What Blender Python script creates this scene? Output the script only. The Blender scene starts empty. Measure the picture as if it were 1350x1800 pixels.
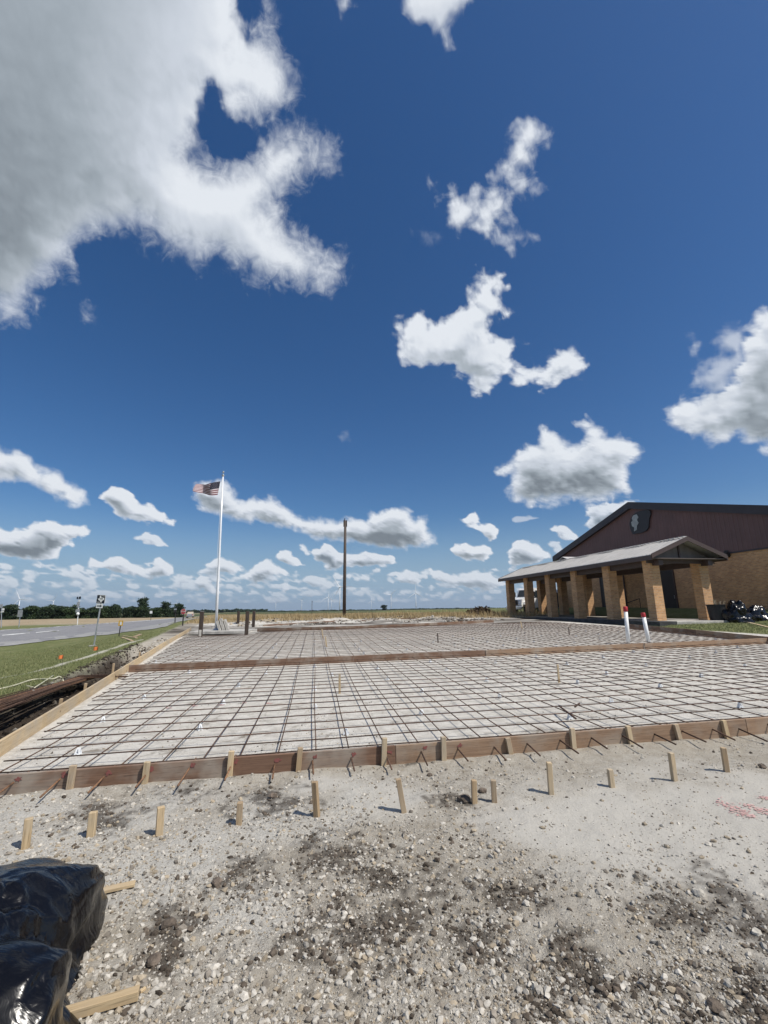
import bpy, bmesh, math, random
import numpy as np
from mathutils import Matrix, Vector, Euler

random.seed(7); rng = np.random.default_rng(11)
R = math.radians
scene = bpy.context.scene
COL = scene.collection

# ------------------------------------------------------------------ camera
FPX, CX, CY = 775.0, 675.0, 900.0          # focal length and centre in 1350x1800 units
EYE = np.array([0.0, 0.0, 1.638])
PITCH, ROLL = math.atan((1072 - CY) / FPX), R(0.6)
_f = np.array([0, math.cos(PITCH), math.sin(PITCH)])
_r0 = np.array([1.0, 0, 0]); _u0 = np.array([0, -math.sin(PITCH), math.cos(PITCH)])
_r = math.cos(ROLL) * _r0 - math.sin(ROLL) * _u0
_u = math.cos(ROLL) * _u0 + math.sin(ROLL) * _r0
cam_d = bpy.data.cameras.new('camera'); cam = bpy.data.objects.new('camera', cam_d); COL.objects.link(cam)
cam.matrix_world = Matrix(((_r[0], _u[0], -_f[0], EYE[0]), (_r[1], _u[1], -_f[1], EYE[1]), (_r[2], _u[2], -_f[2], EYE[2]), (0, 0, 0, 1)))
cam_d.sensor_fit = 'VERTICAL'; cam_d.sensor_height = 36; cam_d.lens = FPX / 1800 * 36
cam_d.clip_start = 0.05; cam_d.clip_end = 60000
scene.camera = cam

# ------------------------------------------------------------------ sky, sun, exposure
SUN_AZ, SUN_EL = R(119), R(54)             # clockwise from +Y (the viewing direction)
sun_dir = np.array([math.sin(SUN_AZ) * math.cos(SUN_EL), math.cos(SUN_AZ) * math.cos(SUN_EL), math.sin(SUN_EL)])
world = bpy.data.worlds.new('World'); scene.world = world; world.use_nodes = True
wn = world.node_tree.nodes; wl = world.node_tree.links; wn.clear()
w_out = wn.new('ShaderNodeOutputWorld'); w_bg = wn.new('ShaderNodeBackground'); w_sky = wn.new('ShaderNodeTexSky')
w_sky.sky_type = 'NISHITA'; w_sky.sun_disc = False
w_sky.sun_elevation = SUN_EL; w_sky.sun_rotation = SUN_AZ
w_sky.altitude = 150; w_sky.air_density = 1.0; w_sky.dust_density = 0.7; w_sky.ozone_density = 1.6
w_bg.inputs['Strength'].default_value = 0.08
w_hs = wn.new('ShaderNodeHueSaturation'); w_hs.inputs['Saturation'].default_value = 1.28
w_mu = wn.new('ShaderNodeMix'); w_mu.data_type = 'RGBA'; w_mu.blend_type = 'MULTIPLY'; w_mu.inputs['Factor'].default_value = 1; w_mu.inputs[7].default_value = (.82, .96, 1.12, 1)
wl.new(w_sky.outputs[0], w_hs.inputs['Color']); wl.new(w_hs.outputs[0], w_mu.inputs[6]); w_tc = wn.new('ShaderNodeTexCoord'); w_sx = wn.new('ShaderNodeSeparateXYZ'); wl.new(w_tc.outputs['Generated'], w_sx.inputs[0])
w_mr = wn.new('ShaderNodeMapRange'); w_mr.interpolation_type = 'SMOOTHSTEP'; wl.new(w_sx.outputs[2], w_mr.inputs[0])
for _i, _v in enumerate((0.0, 0.22, 0.92, 0.0)): w_mr.inputs[_i + 1].default_value = _v
w_hz = wn.new('ShaderNodeMix'); w_hz.data_type = 'RGBA'; w_hz.inputs[7].default_value = (3.7, 5.3, 7.2, 1)
wl.new(w_mr.outputs[0], w_hz.inputs['Factor']); wl.new(w_mu.outputs[2], w_hz.inputs[6]); wl.new(w_hz.outputs[2], w_bg.inputs['Color']); wl.new(w_bg.outputs[0], w_out.inputs['Surface'])
sun_l = bpy.data.lights.new('sun', 'SUN'); sun_o = bpy.data.objects.new('sun', sun_l); COL.objects.link(sun_o)
sun_l.energy = 4.7; sun_l.angle = R(0.53); sun_l.color = (1.0, 0.95, 0.87)
sun_o.location = (40, -20, 60)
sun_o.rotation_euler = Vector(sun_dir).to_track_quat('Z', 'Y').to_euler()
scene.view_settings.view_transform = 'Standard'; scene.view_settings.look = 'None'
scene.view_settings.exposure = 0.0; scene.view_settings.gamma = 1.0; scene.view_settings.use_curve_mapping = False
scene.render.engine = 'CYCLES'
scene.cycles.use_denoising = True
scene.cycles.max_bounces = 6; scene.cycles.diffuse_bounces = 3; scene.cycles.transparent_max_bounces = 16
scene.cycles.sample_clamp_indirect = 6.0

# ------------------------------------------------------------------ numpy helpers
_perm = rng.permutation(256).astype(np.int64); _perm = np.concatenate([_perm, _perm, _perm])
_g3 = rng.normal(size=(256, 3)); _g3 = (_g3 / np.linalg.norm(_g3, axis=1)[:, None]).astype(np.float32)
def perlin(x, y, z):
    x, y, z = [np.asarray(t, np.float32) for t in (x, y, z)]
    xi = np.floor(x).astype(np.int64); yi = np.floor(y).astype(np.int64); zi = np.floor(z).astype(np.int64)
    xf, yf, zf = [(q - qi).astype(np.float32) for q, qi in ((x, xi), (y, yi), (z, zi))]
    xi &= 255; yi &= 255; zi &= 255
    u, v, w = [t * t * t * (t * (t * 6 - 15) + 10) for t in (xf, yf, zf)]
    out = 0
    for dx in (0, 1):
        a = _perm[xi + dx]
        for dy in (0, 1):
            b = _perm[a + yi + dy]
            for dz in (0, 1):
                g = _g3[_perm[b + zi + dz] & 255]
                d = g[..., 0] * (xf - dx) + g[..., 1] * (yf - dy) + g[..., 2] * (zf - dz)
                out = out + d * (u if dx else 1 - u) * (v if dy else 1 - v) * (w if dz else 1 - w)
    return out * 1.6
def fbm(x, y, z=None, octv=5, gain=0.5):
    z = np.zeros_like(x) if z is None else z
    s = 0; a = 1.0; n = 0
    for o in range(octv):
        k = 2.03 ** o
        s = s + a * perlin(x * k + 17.3 * o, y * k - 9.1 * o, z * k + 5.7 * o); n += a; a *= gain
    return s / n
def sstep(a, b, x):
    t = np.clip((x - a) / (b - a), 0, 1); return t * t * (3 - 2 * t)
def poly_sd(px, py, poly):
    """signed distance to a polygon, positive inside"""
    P = np.array(poly, float); Q = np.roll(P, -1, 0)
    d2 = np.full(px.shape, 1e18); ins = np.zeros(px.shape, bool)
    for (x0, y0), (x1, y1) in zip(P, Q):
        ex, ey = x1 - x0, y1 - y0
        t = np.clip(((px - x0) * ex + (py - y0) * ey) / (ex * ex + ey * ey + 1e-12), 0, 1)
        d2 = np.minimum(d2, (px - x0 - t * ex) ** 2 + (py - y0 - t * ey) ** 2)
        if y0 != y1:
            ins ^= ((y0 > py) != (y1 > py)) & (px < ex * (py - y0) / (y1 - y0 if y1 != y0 else 1) + x0)
    return np.where(ins, 1, -1) * np.sqrt(d2)

# ------------------------------------------------------------------ node helpers
def new_mat(name):
    m = bpy.data.materials.new(name); m.use_nodes = True
    n = m.node_tree.nodes; l = m.node_tree.links; n.clear()
    return m, n, l
def attr(n, name):
    a = n.new('ShaderNodeAttribute'); a.attribute_name = name; return a
def math_node(n, l, op, a, b=None, c=None, clamp=False):
    m = n.new('ShaderNodeMath'); m.operation = op; m.use_clamp = clamp
    for i, v in enumerate((a, b, c)):
        if v is None: continue
        if isinstance(v, (int, float)): m.inputs[i].default_value = v
        else: l.new(v, m.inputs[i])
    return m.outputs[0]
def ramp(n, l, fac, stops, interp='LINEAR'):
    r = n.new('ShaderNodeValToRGB'); e = r.color_ramp.elements; r.color_ramp.interpolation = interp
    while len(e) < len(stops): e.new(0.5)
    for el, (p, c) in zip(e, stops):
        el.position = p; el.color = c if len(c) == 4 else (*c, 1)
    l.new(fac, r.inputs[0]); return r.outputs[0]
def mixc(n, l, fac, a, b, mode='MIX'):
    m = n.new('ShaderNodeMix'); m.data_type = 'RGBA'; m.blend_type = mode
    for sock, v in ((m.inputs['Factor'], fac), (m.inputs[6], a), (m.inputs[7], b)):
        if isinstance(v, (int, float)): sock.default_value = v
        elif isinstance(v, tuple): sock.default_value = v if len(v) == 4 else (*v, 1)
        else: l.new(v, sock)
    return m.outputs[2]
def noise(n, l, vec, scale, detail=4, rough=0.55, dist=0.0):
    t = n.new('ShaderNodeTexNoise'); t.inputs['Scale'].default_value = scale
    t.inputs['Detail'].default_value = detail; t.inputs['Roughness'].default_value = rough; t.inputs['Distortion'].default_value = dist
    if vec is not None: l.new(vec, t.inputs['Vector'])
    return t.outputs[0]
def mapr(n, l, v, a, b, c=0.0, d=1.0, smooth=False):
    m = n.new('ShaderNodeMapRange'); m.interpolation_type = 'SMOOTHSTEP' if smooth else 'LINEAR'
    l.new(v, m.inputs[0])
    for i, x in enumerate((a, b, c, d)): m.inputs[i + 1].default_value = x
    return m.outputs[0]

# ------------------------------------------------------------------ mesh from numpy
def np_mesh(name, V, F, attrs=None, smooth=False):
    """V (n,3); F (m,3) or (m,4); attrs {name: per-vertex float or rgb array}"""
    V = np.asarray(V, np.float32); F = np.asarray(F, np.int32)
    me = bpy.data.meshes.new(name); k = F.shape[1]
    me.vertices.add(len(V)); me.vertices.foreach_set('co', V.ravel())
    me.loops.add(F.size); me.loops.foreach_set('vertex_index', F.ravel())
    me.polygons.add(len(F)); me.polygons.foreach_set('loop_start', np.arange(0, F.size, k, dtype=np.int32))
    me.polygons.foreach_set('use_smooth', np.full(len(F), smooth))
    for an, av in (attrs or {}).items():
        av = np.asarray(av, np.float32)
        if av.ndim == 1:
            a = me.attributes.new(an, 'FLOAT', 'POINT'); a.data.foreach_set('value', av)
        else:
            a = me.attributes.new(an, 'FLOAT_COLOR', 'POINT')
            a.data.foreach_set('color', np.concatenate([av, np.ones((len(av), 1), np.float32)], 1).ravel())
    me.update(calc_edges=True); return me
def grid_faces(nr, nc, wrap=False):
    i = np.arange(nr - 1)[:, None]; j = np.arange(nc if wrap else nc - 1)[None]
    a = i * nc + j; b = i * nc + (j + 1) % nc
    return np.stack([a, b, b + nc, a + nc], -1).reshape(-1, 4)

# ------------------------------------------------------------------ pixel <-> direction
def pix_ray(px, py):
    d = _f + _r * (px - CX) / FPX - _u * (py - CY) / FPX
    return d / np.linalg.norm(d)
def project(D):
    z = D @ _f; zz = np.where(z > 1e-3, z, 1e-3)
    return CX + FPX * (D @ _r) / zz, CY - FPX * (D @ _u) / zz, z

# ------------------------------------------------------------------ cloud dome
# outlines of the clouds that stand in the sky, as bearings taken from the view; each: (edge scale, roughness, wavelength class, opacity, grey, outline)
CLOUDS = [
 (60, 30, 0, 1.0, .74, [(-300,-330),(-60,-440),(180,-470),(370,-400),(420,-260),(450,-150),(488,-80),(488,20),(485,60),(497,95),(517,140),(510,168),(470,200),(430,252),(400,252),(375,232),(362,262),(420,256),(460,236),(500,226),(532,222),(558,238),(580,270),(590,296),(556,306),(542,318),(522,358),(524,388),(548,418),(582,440),(611,456),(612,484),(594,504),(562,513),(505,510),(462,520),(430,522),(412,496),(376,478),(342,474),(316,458),(280,448),(250,430),(222,402),(196,414),(178,442),(160,432),(150,440),(164,478),(168,524),(165,556),(148,566),(132,524),(112,488),(90,508),(76,540),(48,556),(14,562),(-120,540),(-230,470),(-330,420),(-470,250),(-500,60),(-420,-140)]),
 (32, 30, 1, 1.0, .1, [(905,222),(925,204),(950,208),(958,236),(940,262),(934,300),(930,342),(902,372),(878,396),(856,442),(846,416),(820,402),(780,402),(774,360),(772,326),(786,310),(816,322),(846,340),(868,326),(862,300),(866,274),(890,258)]),
 (28, 34, 1, .6, .05, [(885,416),(912,392),(940,384),(936,414),(908,446),(926,464),(908,480),(892,450)]),
 (24, 16, 1, .3, .0, [(728,406),(764,398),(780,420),(766,440),(744,436)]),
 (22, 17, 3, 1.0, .2, [(845,470),(868,472),(884,480),(890,502),(876,512),(898,540),(890,556),(866,566),(862,580),(896,586),(921,606),(911,626),(932,642),(956,636),(980,616),(1006,609),(1026,630),(1041,642),(1014,662),(980,681),(944,681),(890,666),(868,681),(838,686),(810,667),(784,650),(742,656),(706,641),(689,606),(690,570),(710,550),(736,545),(752,560),(780,555),(796,540),(820,534),(830,506)]),
 (30, 18, 3, 1.0, .38, [(1700,600),(1640,530),(1540,548),(1460,500),(1345,545),(1325,570),(1298,592),(1290,625),(1268,646),(1276,662),(1240,690),(1200,694),(1160,716),(1176,742),(1208,772),(1250,782),(1300,777),(1342,792),(1460,806),(1560,780),(1680,720)]),
 (22, 18, 1, .6, .05, [(1316,562),(1278,576),(1250,602),(1282,622),(1246,636),(1206,652),(1200,690),(1270,690),(1310,640)]),
 (16, 16, 1, .6, .0, [(1206,616),(1222,588),(1232,602),(1222,624),(1208,632)]),
 (24, 13, 3, 1.0, .32, [(862,830),(880,815),(900,800),(908,788),(940,772),(946,752),(962,746),(972,762),(1008,774),(1022,764),(1008,745),(1024,730),(1052,734),(1076,760),(1112,768),(1142,792),(1130,808),(1104,824),(1112,848),(1118,866),(1092,880),(1040,882),(1002,884),(962,890),(924,893),(900,884),(890,858),(896,838),(876,838)]),
 (14, 8, 2, .9, .3, [(1022,900),(1040,882),(1080,880),(1112,874),(1128,888),(1096,912),(1060,930),(1020,926),(1034,912)]),
 (20, 10, 3, 1.0, .33, [(-290,800),(-230,756),(-120,768),(0,777),(12,786),(32,786),(46,794),(56,792),(76,820),(110,828),(128,842),(152,858),(162,872),(150,886),(112,880),(70,868),(40,852),(0,848),(-120,846),(-230,850)]),
 (12, 6, 2, 1.0, .3, [(168,876),(188,857),(204,855),(226,864),(244,884),(262,884),(280,900),(308,914),(306,924),(262,920),(220,914),(202,898)]),
 (12, 7, 2, 1.0, .4, [(-240,950),(-190,922),(-120,930),(0,926),(32,932),(56,916),(86,912),(112,918),(144,922),(166,936),(150,944),(126,950),(126,960),(100,968),(100,980),(60,986),(30,984),(0,976),(-120,980),(-220,972)]),
 (8, 5, 2, .85, .2, [(234,945),(252,938),(276,938),(300,958),(300,964),(272,962),(242,952)]),
 (15, 8, 3, 1.0, .36, [(334,872),(340,850),(356,838),(372,842),(394,845),(412,862),(432,878),(446,874),(474,872),(492,876),(522,902),(556,908),(580,910),(606,910),(640,910),(652,894),(664,898),(688,888),(714,885),(728,894),(730,908),(748,910),(760,932),(768,956),(744,966),(700,970),(660,966),(612,956),(556,952),(520,938),(484,926),(450,916),(444,924),(404,914),(372,904),(352,890)]),
 (9, 5, 2, .95, .3, [(155,998),(160,980),(178,984),(196,980),(210,975),(226,980),(236,992),(256,998),(268,992),(268,978),(282,976),(302,990),(308,1008),(298,1016),(250,1015),(210,1010),(180,1000)]),
 (6, 4, 2, .7, .15, [(98,1008),(116,1010),(120,1006),(138,1002),(152,1014),(150,1020),(128,1020)]),
 (8, 4, 2, .95, .25, [(360,992),(376,982),(390,977),(410,986),(428,998),(430,1006),(400,1008),(366,1004)]),
 (8, 4, 2, .95, .3, [(414,1014),(436,1006),(452,988),(476,984),(492,994),(510,1006),(508,1012),(480,1012),(486,1020),(450,1022)]),
 (7, 4, 2, .95, .2, [(482,980),(492,968),(508,968),(522,980),(538,994),(506,996)]),
 (7, 4, 2, .9, .2, [(524,958),(532,953),(546,972),(538,980)]),
 (8, 5, 2, .92, .3, [(544,968),(556,964),(570,954),(588,960),(600,972),(630,972),(640,966),(658,972),(690,978),(702,990),(670,996),(636,998),(604,994),(596,1004),(570,1002),(574,992),(554,986)]),
 (7, 4, 2, .85, .2, [(338,1024),(352,1012),(368,1016),(380,1032),(394,1044),(370,1042),(350,1034)]),
 (7, 4, 2, .8, .2, [(494,1028),(504,1024),(516,1036),(500,1040)]),
 (8, 5, 2, .7, .2, [(526,1022),(544,1008),(560,1014),(586,1024),(600,1032),(560,1034)]),
 (9, 5, 2, 1.0, .2, [(804,912),(822,908),(836,899),(846,908),(842,920),(868,920),(881,930),(876,946),(862,956),(852,944),(834,928)]),
 (9, 5, 2, 1.0, .2, [(788,966),(800,954),(820,952),(836,958),(854,956),(868,972),(852,986),(820,986),(800,978)]),
 (9, 5, 2, .95, .2, [(890,974),(900,954),(920,946),(936,952),(964,968),(970,980),(944,994),(900,992)]),
 (8, 5, 2, .9, .2, [(964,930),(988,919),(1006,928),(1018,946),(988,950)]),
 (8, 5, 2, .7, .1, [(964,952),(984,950),(996,970),(976,974)]),
 (7, 5, 2, .5, .1, [(900,912),(930,904),(946,910),(930,918)]),
 (8, 5, 2, .85, .25, [(690,1014),(704,1008),(726,1004),(738,1006),(744,1018),(736,1026),(700,1026)]),
 (8, 5, 2, .85, .25, [(752,1000),(776,1000),(790,1008),(830,1004),(860,1004),(880,1016),(900,1030),(860,1036),(800,1030),(760,1020)]),
 (20, 22, 1, .34, .0, [(588,768),(606,754),(636,772),(648,788),(612,786)]),
 (16, 12, 1, .9, .1, [(585,-60),(640,-60),(628,14),(610,30),(598,38),(586,10)]),
 (18, 13, 1, .95, .1, [(690,-80),(870,-80),(838,10),(800,26),(790,50),(788,84),(772,60),(752,46),(724,44),(708,26)]),
]
HOLES = [([(354,112),(370,150),(392,200),(424,244),(412,252),(392,248),(372,226),(360,190)], 1.75), ([(405,-60),(470,-60),(466,20),(440,50),(415,30)], 1.5), ([(372,80),(400,70),(416,110),(420,150),(404,170),(388,140)], .8), ([(505,0),(560,0),(545,100),(520,70)], 1.5),([(140,440),(176,440),(176,480),(150,500)],1.2)]
def build_sky():
    NA, NE = 1024, 300
    az = np.linspace(-math.pi, math.pi, NA, endpoint=False); el = np.concatenate([np.linspace(R(-1.2), R(30), 150, endpoint=False), np.linspace(R(30), R(89.9), NE - 150)])
    A, E = np.meshgrid(az, el)
    D = np.stack([np.sin(A) * np.cos(E), np.cos(A) * np.cos(E), np.sin(E)], -1)
    px, py, pz = project(D)
    front = pz > 0.05
    px = np.where(front, px, -9999); py = np.where(front, py, -9999)
    # fractal noise at three wavelengths (radians of sky)
    def N(wl, octv, off): return fbm(D[..., 0] / wl + off, D[..., 1] / wl, D[..., 2] / wl, octv, 0.52)
    n0 = N(0.16, 7, 3.1); n1 = N(0.055, 6, 8.7); n2 = N(0.026, 5, 14.2)
    def B(wl, octv, off):
        t = 0; a = 1.0; nn = 0
        for o in range(octv):
            k = 2.1 ** o / wl
            t = t + a * (np.abs(perlin(D[..., 0] * k + off + 3 * o, D[..., 1] * k, D[..., 2] * k * 1.25)) * 2.2 - .62); nn += a; a *= .55
        return t / nn
    b1 = B(.075, 5, 21.3); b2 = B(.034, 4, 40.1)
    NZ = [np.clip(q_, -.85, .85) for q_ in (n0 * 1.1 + n1 * .5, n1 * 1.1 + n2 * .5, b2 * .9 + n2 * .35, b1 * .8 + b2 * .35 + n1 * .35)]
    F = np.full(A.shape, -1.0); AL = np.zeros(A.shape); G = np.zeros(A.shape); W = np.full(A.shape, .3)
    for sc, rg, cls, op, grey, poly in CLOUDS:
        P = np.array(poly); m = 90
        s = (px > P[:, 0].min() - m) & (px < P[:, 0].max() + m) & (py > P[:, 1].min() - m) & (py < P[:, 1].max() + m) & front
        if not s.any(): continue
        sd = poly_sd(px[s], py[s], poly)
        f = np.clip((sd + rg * 1.7 * NZ[cls][s]) / sc, -1, 2.2)
        cur = F[s]; win = f > cur
        F[s] = np.where(win, f, cur); AL[s] = np.where(win, op, AL[s])
        gg = grey * sstep(0, sc * 2.4, sd)
        if cls == 0: gg = gg * (.10 + .90 * (1 - sstep(60, 400, px[s] + .25 * (py[s] - 200) + 90 * n0[s])))
        G[s] = np.where(win, gg, G[s]); W[s] = np.where(win, (.75, 1.0, .05, .4)[cls], W[s])
    for hole, dep in HOLES:
        s = (np.abs(px - hole[0][0]) < 260) & (np.abs(py - hole[0][1]) < 300) & front
        sd = poly_sd(px[s], py[s], hole)
        F[s] -= dep * sstep(-34, 30, sd + 46 * NZ[1][s])
    # low band of small far clouds just above the horizon
    eld = np.degrees(E)
    ew = E + .10 * (1 - sstep(1, 6, eld)) * 0
    sq = .012 + .004 * eld                      # clouds look larger the higher they stand
    nb = fbm(A / 0.060 + 4 + eld * .15, E / .022, E * 0 + 2, 4, .5) * .9
    bl_ = 0
    for o_, a_ in ((0, 1.0), (1, .5), (2, .25)):
        k_ = 2.1 ** o_; bl_ = bl_ + a_ * (np.abs(perlin(A / .030 * k_ + 9.1 * o_, E / .016 * k_ + 3.3, E * 0 + 7 + o_)) * 2.0 - .5)
    fb = (nb * 1.2 + bl_ * .55 + .07 + .25 * fbm(A / .25, E / .05, E * 0 + 9, 2)) * sstep(.6, 1.6, eld) - .9 * sstep(4.0, 6.4, eld) - .5 * (1 - sstep(.4, 1.2, eld))
    fb = np.where(eld > 6.2, -1, fb)
    win = fb * 1.3 > F
    F = np.where(win, fb * 1.3, F); AL = np.where(win, .52 + .26 * sstep(1.5, 4.5, eld), AL); G = np.where(win, .16, G); W = np.where(win, .15, W)
    # elsewhere round the sky: the same kind of scattered cumulus
    pl = D[..., :2] / (D[..., 2:3] + .12)
    no = fbm(pl[..., 0] * .75 + 31, pl[..., 1] * .75 - 12, pl[..., 0] * 0, 7, .52)
    cs = np.clip(D @ sun_dir, -1, 1)
    fo = np.clip((no - .13) * 4.2, -1, 2.2) - 3 * sstep(math.cos(R(24)), math.cos(R(12)), cs)
    inside = sstep(-130, -60, px) * (1 - sstep(1410, 1480, px)) * sstep(-130, -60, py) * front
    keep_ = np.maximum(inside, 1 - sstep(5.5, 8, eld))
    fo = fo * (1 - keep_) - keep_
    win = fo > F
    F = np.where(win, fo, F); AL = np.where(win, 1.0, AL); G = np.where(win, .4 * sstep(.3, 2, fo), G); W = np.where(win, .4, W)
    # light reaching each spot: thickness met on the way up towards the sun, plus relief of the billows
    T = np.clip(F, 0, 2.2)
    def toward(arr, k):   # look k degrees nearer the sun (up and to the right)
        di = max(1, int(round(k / 0.205))); da = int(round(k * .45 / .352))
        out = np.zeros_like(arr); out[:-di] = arr[di:]
        return np.roll(out, -da, 1)
    occ = sum(toward(T, k) for k in (.5, 1, 1.6, 2.4, 3.4)) / 5
    scl = 1 - sstep(35, 60, eld) * .75
    L = 1.02 - .50 * G - .25 * np.clip(occ, 0, 1.6) / 1.6 * sstep(.0, .9, T) * scl
    Fs = F
    rel = (Fs - toward(Fs, .45)) * .22 + (Fs - toward(Fs, 1.3)) * .10
    L = L + np.clip(rel, -.16, .12) * (0.4 + .6 * scl)
    L = L + .09 * b2 * sstep(.1, .6, T) * scl
    lowc = 1 - sstep(9, 22, eld)
    occ2 = sum(toward(T, k) for k in (.21, .42, .63, .84, 1.1)) / 5
    L = L + lowc * (.06 - .30 * np.clip(occ2, 0, 1.4) / 1.4 * sstep(0, .5, T) + np.clip((F - toward(F, .21)) * .30, -.12, .14) + .10 * b2)
    L = np.clip(L, .3, 1.08)
    RAD = 30000.0
    V = (D * RAD).reshape(-1, 3)
    me = np_mesh('sky', V, grid_faces(NE, NA, True)[:, ::-1], {'cover': F.ravel(), 'light': L.ravel(), 'opac': AL.ravel(), 'wisp': W.ravel()}, True)
    o = bpy.data.objects.new('sky', me); COL.objects.link(o); o['kind'] = 'structure'
    m, n, l = new_mat('cloudy_sky')
    geo = n.new('ShaderNodeTexCoord'); nrm = n.new('ShaderNodeVectorMath'); nrm.operation = 'NORMALIZE'; l.new(geo.outputs['Object'], nrm.inputs[0])
    v = nrm.outputs[0]
    c = attr(n, 'cover').outputs['Fac']; li = attr(n, 'light').outputs['Fac']; op = attr(n, 'opac').outputs['Fac']; wi = attr(n, 'wisp').outputs['Fac']
    f1 = noise(n, l, v, 34, 7, .6, .9); f2 = noise(n, l, v, 120, 4, .55, .4)
    d = math_node(n, l, 'ADD', math_node(n, l, 'MULTIPLY_ADD', f1, 1.9, -.95), math_node(n, l, 'MULTIPLY_ADD', f2, .5, -.25))
    edge = math_node(n, l, 'MULTIPLY', math_node(n, l, 'MULTIPLY', mapr(n, l, c, -.4, 1.5, 1.0, .2), mapr(n, l, c, -.7, -.3, 0, 1)), mapr(n, l, wi, 0, 1, .42, 1.0))
    cc = math_node(n, l, 'ADD', c, math_node(n, l, 'MULTIPLY', d, edge))
    wid = mapr(n, l, wi, 0, 1, .45, 1.45)
    al0 = mapr(n, l, math_node(n, l, 'DIVIDE', math_node(n, l, 'ADD', cc, .12), wid), 0, 1, 0, 1, True)
    al = math_node(n, l, 'MULTIPLY', al0, op)
    lf = math_node(n, l, 'ADD', li, math_node(n, l, 'MULTIPLY', d, mapr(n, l, wi, 0, 1, .09, .02)))
    colr = ramp(n, l, lf, [(0.25, (.16, .19, .22)), (.55, (.36, .41, .46)), (.8, (.60, .65, .725)), (1.0, (.78, .82, .875))])
    em = n.new('ShaderNodeEmission'); l.new(colr, em.inputs['Color']); em.inputs['Strength'].default_value = 1.0
    tr = n.new('ShaderNodeBsdfTransparent'); mx = n.new('ShaderNodeMixShader'); ou = n.new('ShaderNodeOutputMaterial')
    l.new(al, mx.inputs[0]); l.new(tr.outputs[0], mx.inputs[1]); l.new(em.outputs[0], mx.inputs[2]); l.new(mx.outputs[0], ou.inputs['Surface'])
    m.cycles.emission_sampling = 'NONE'
    me.materials.append(m)
    return o
build_sky()

# ------------------------------------------------------------------ frames of reference
TH = 0.1557                                       # the slab forms are turned 8.9 degrees
UX, UY = math.cos(TH), math.sin(TH)
def uv(u, v): return (u * UX - v * UY, u * UY + v * UX)
def pad(x, y): return 0.0123 * x + 0.0198 * y
PHI = R(10.5)                                     # the building is turned 10.5 degrees
BX, BY = math.cos(PHI), math.sin(PHI)
def ab(a, b): return (a * BX - b * BY, a * BY + b * BX)
LA = np.array([-4.39, 5.48]); LN = np.array([-0.945, -0.328])   # left form line and its outward normal
def left_w(x, y): return (x - LA[0]) * LN[0] + (y - LA[1]) * LN[1]
def terrain(x, y, detail=True):
    x = np.asarray(x, float); y = np.asarray(y, float)
    xc = np.clip(x, -16, 32); yc = np.clip(y, -8, 44)
    z = 0.0123 * xc + 0.0198 * yc
    w = left_w(x, y); a = x * BX + y * BY; b = -x * BY + y * BX
    z = z - .85 * sstep(1.6, 9, w) + .22 * sstep(11, 16, w) - 1.5 * sstep(35, 220, w) * sstep(-5, 40, y)
    z = z + .55 * sstep(24.6, 28.5, a) * sstep(10, 16, b)
    z = z - .35 * sstep(60, 260, y) * (1 - sstep(8, 40, x) * .3)
    z = z - .13 * np.exp(-(((x + 9.6) / 2.6) ** 2 + ((y - 26.3) / 2.0) ** 2))
    z = z - .20 * sstep(17.4, 18.4, a) * (1 - sstep(19.0, 19.5, a)) * sstep(20.5, 22, b) * (1 - sstep(43, 45, b))
    # ditch dug beside the left form, heaps behind the slab
    tr = sstep(.06, .25, w) * (1 - sstep(1.05, 1.3, w)) * sstep(2.5, 5, y) * (1 - sstep(17, 23, y))
    z = z - .34 * tr
    if detail:
        r_ = np.hypot(x, y); sh = z.shape; z = np.array(z, float).ravel(); xf, yf, wf, rf, tf = [np.ravel(q) for q in (x, y, w, r_, tr)]
        k = rf < 30
        if k.any():
            X, Y = xf[k], yf[k]; v = -X * UY + Y * UX
            ampl = (1 - sstep(9, 30, rf[k])) * (1 - .7 * sstep(4.9, 5.1, v) * sstep(-.2, .0, -wf[k]))
            z[k] += ampl * (.028 * fbm(X * .9, Y * .9, None, 3) + .014 * fbm(X * 4.2 + 7, Y * 4.2, None, 4))
        k = rf < 6.5
        if k.any():
            X, Y = xf[k], yf[k]; v = -X * UY + Y * UX; off = 1 - sstep(4.80, 4.88, v)
            lump = np.abs(fbm(X * 9, Y * 9, None, 2)) * .020 + np.abs(fbm(X * 21 + 5, Y * 21, None, 2)) * .012 - .008
            sm_ = np.zeros_like(X)
            for (c, r) in SMOOTH: sm_ = np.maximum(sm_, 1 - sstep(.4, 1.3, np.hypot(X - c[0], Y - c[1]) / r))
            z[k] += off * (1 - sstep(4, 6.5, rf[k])) * lump * (1 - .75 * sm_)
            z[k] += np.exp(-((v - 4.80) / .10) ** 2) * (.022 + .03 * fbm(X * 2.2, Y * 2.2, None, 3))
        k = (yf > 33) & (yf < 56) & (xf > -18) & (xf < 10)
        if k.any():
            X, Y = xf[k], yf[k]; hp = sstep(33, 36.5, Y) * (1 - sstep(44, 56, Y)) * (1 - sstep(4, 10, X)) * sstep(-18, -11, X)
            z[k] += hp * .5 * np.clip(fbm(X * .35 + 3, Y * .5, None, 4) + .12, 0, 1)
        k = (tf > 0)
        if k.any(): z[k] += tf[k] * .09 * fbm(xf[k] * 5, yf[k] * 5, None, 3)
        k = (wf > 1.3) & (wf < 60) & (rf < 90)
        if k.any(): z[k] += sstep(1.3, 2, wf[k]) * (1 - sstep(30, 60, wf[k])) * .05 * fbm(xf[k] * .6, yf[k] * .6, None, 4)
        z = z.reshape(sh)
    return z
GRID = {}; SMOOTH = []
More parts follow.
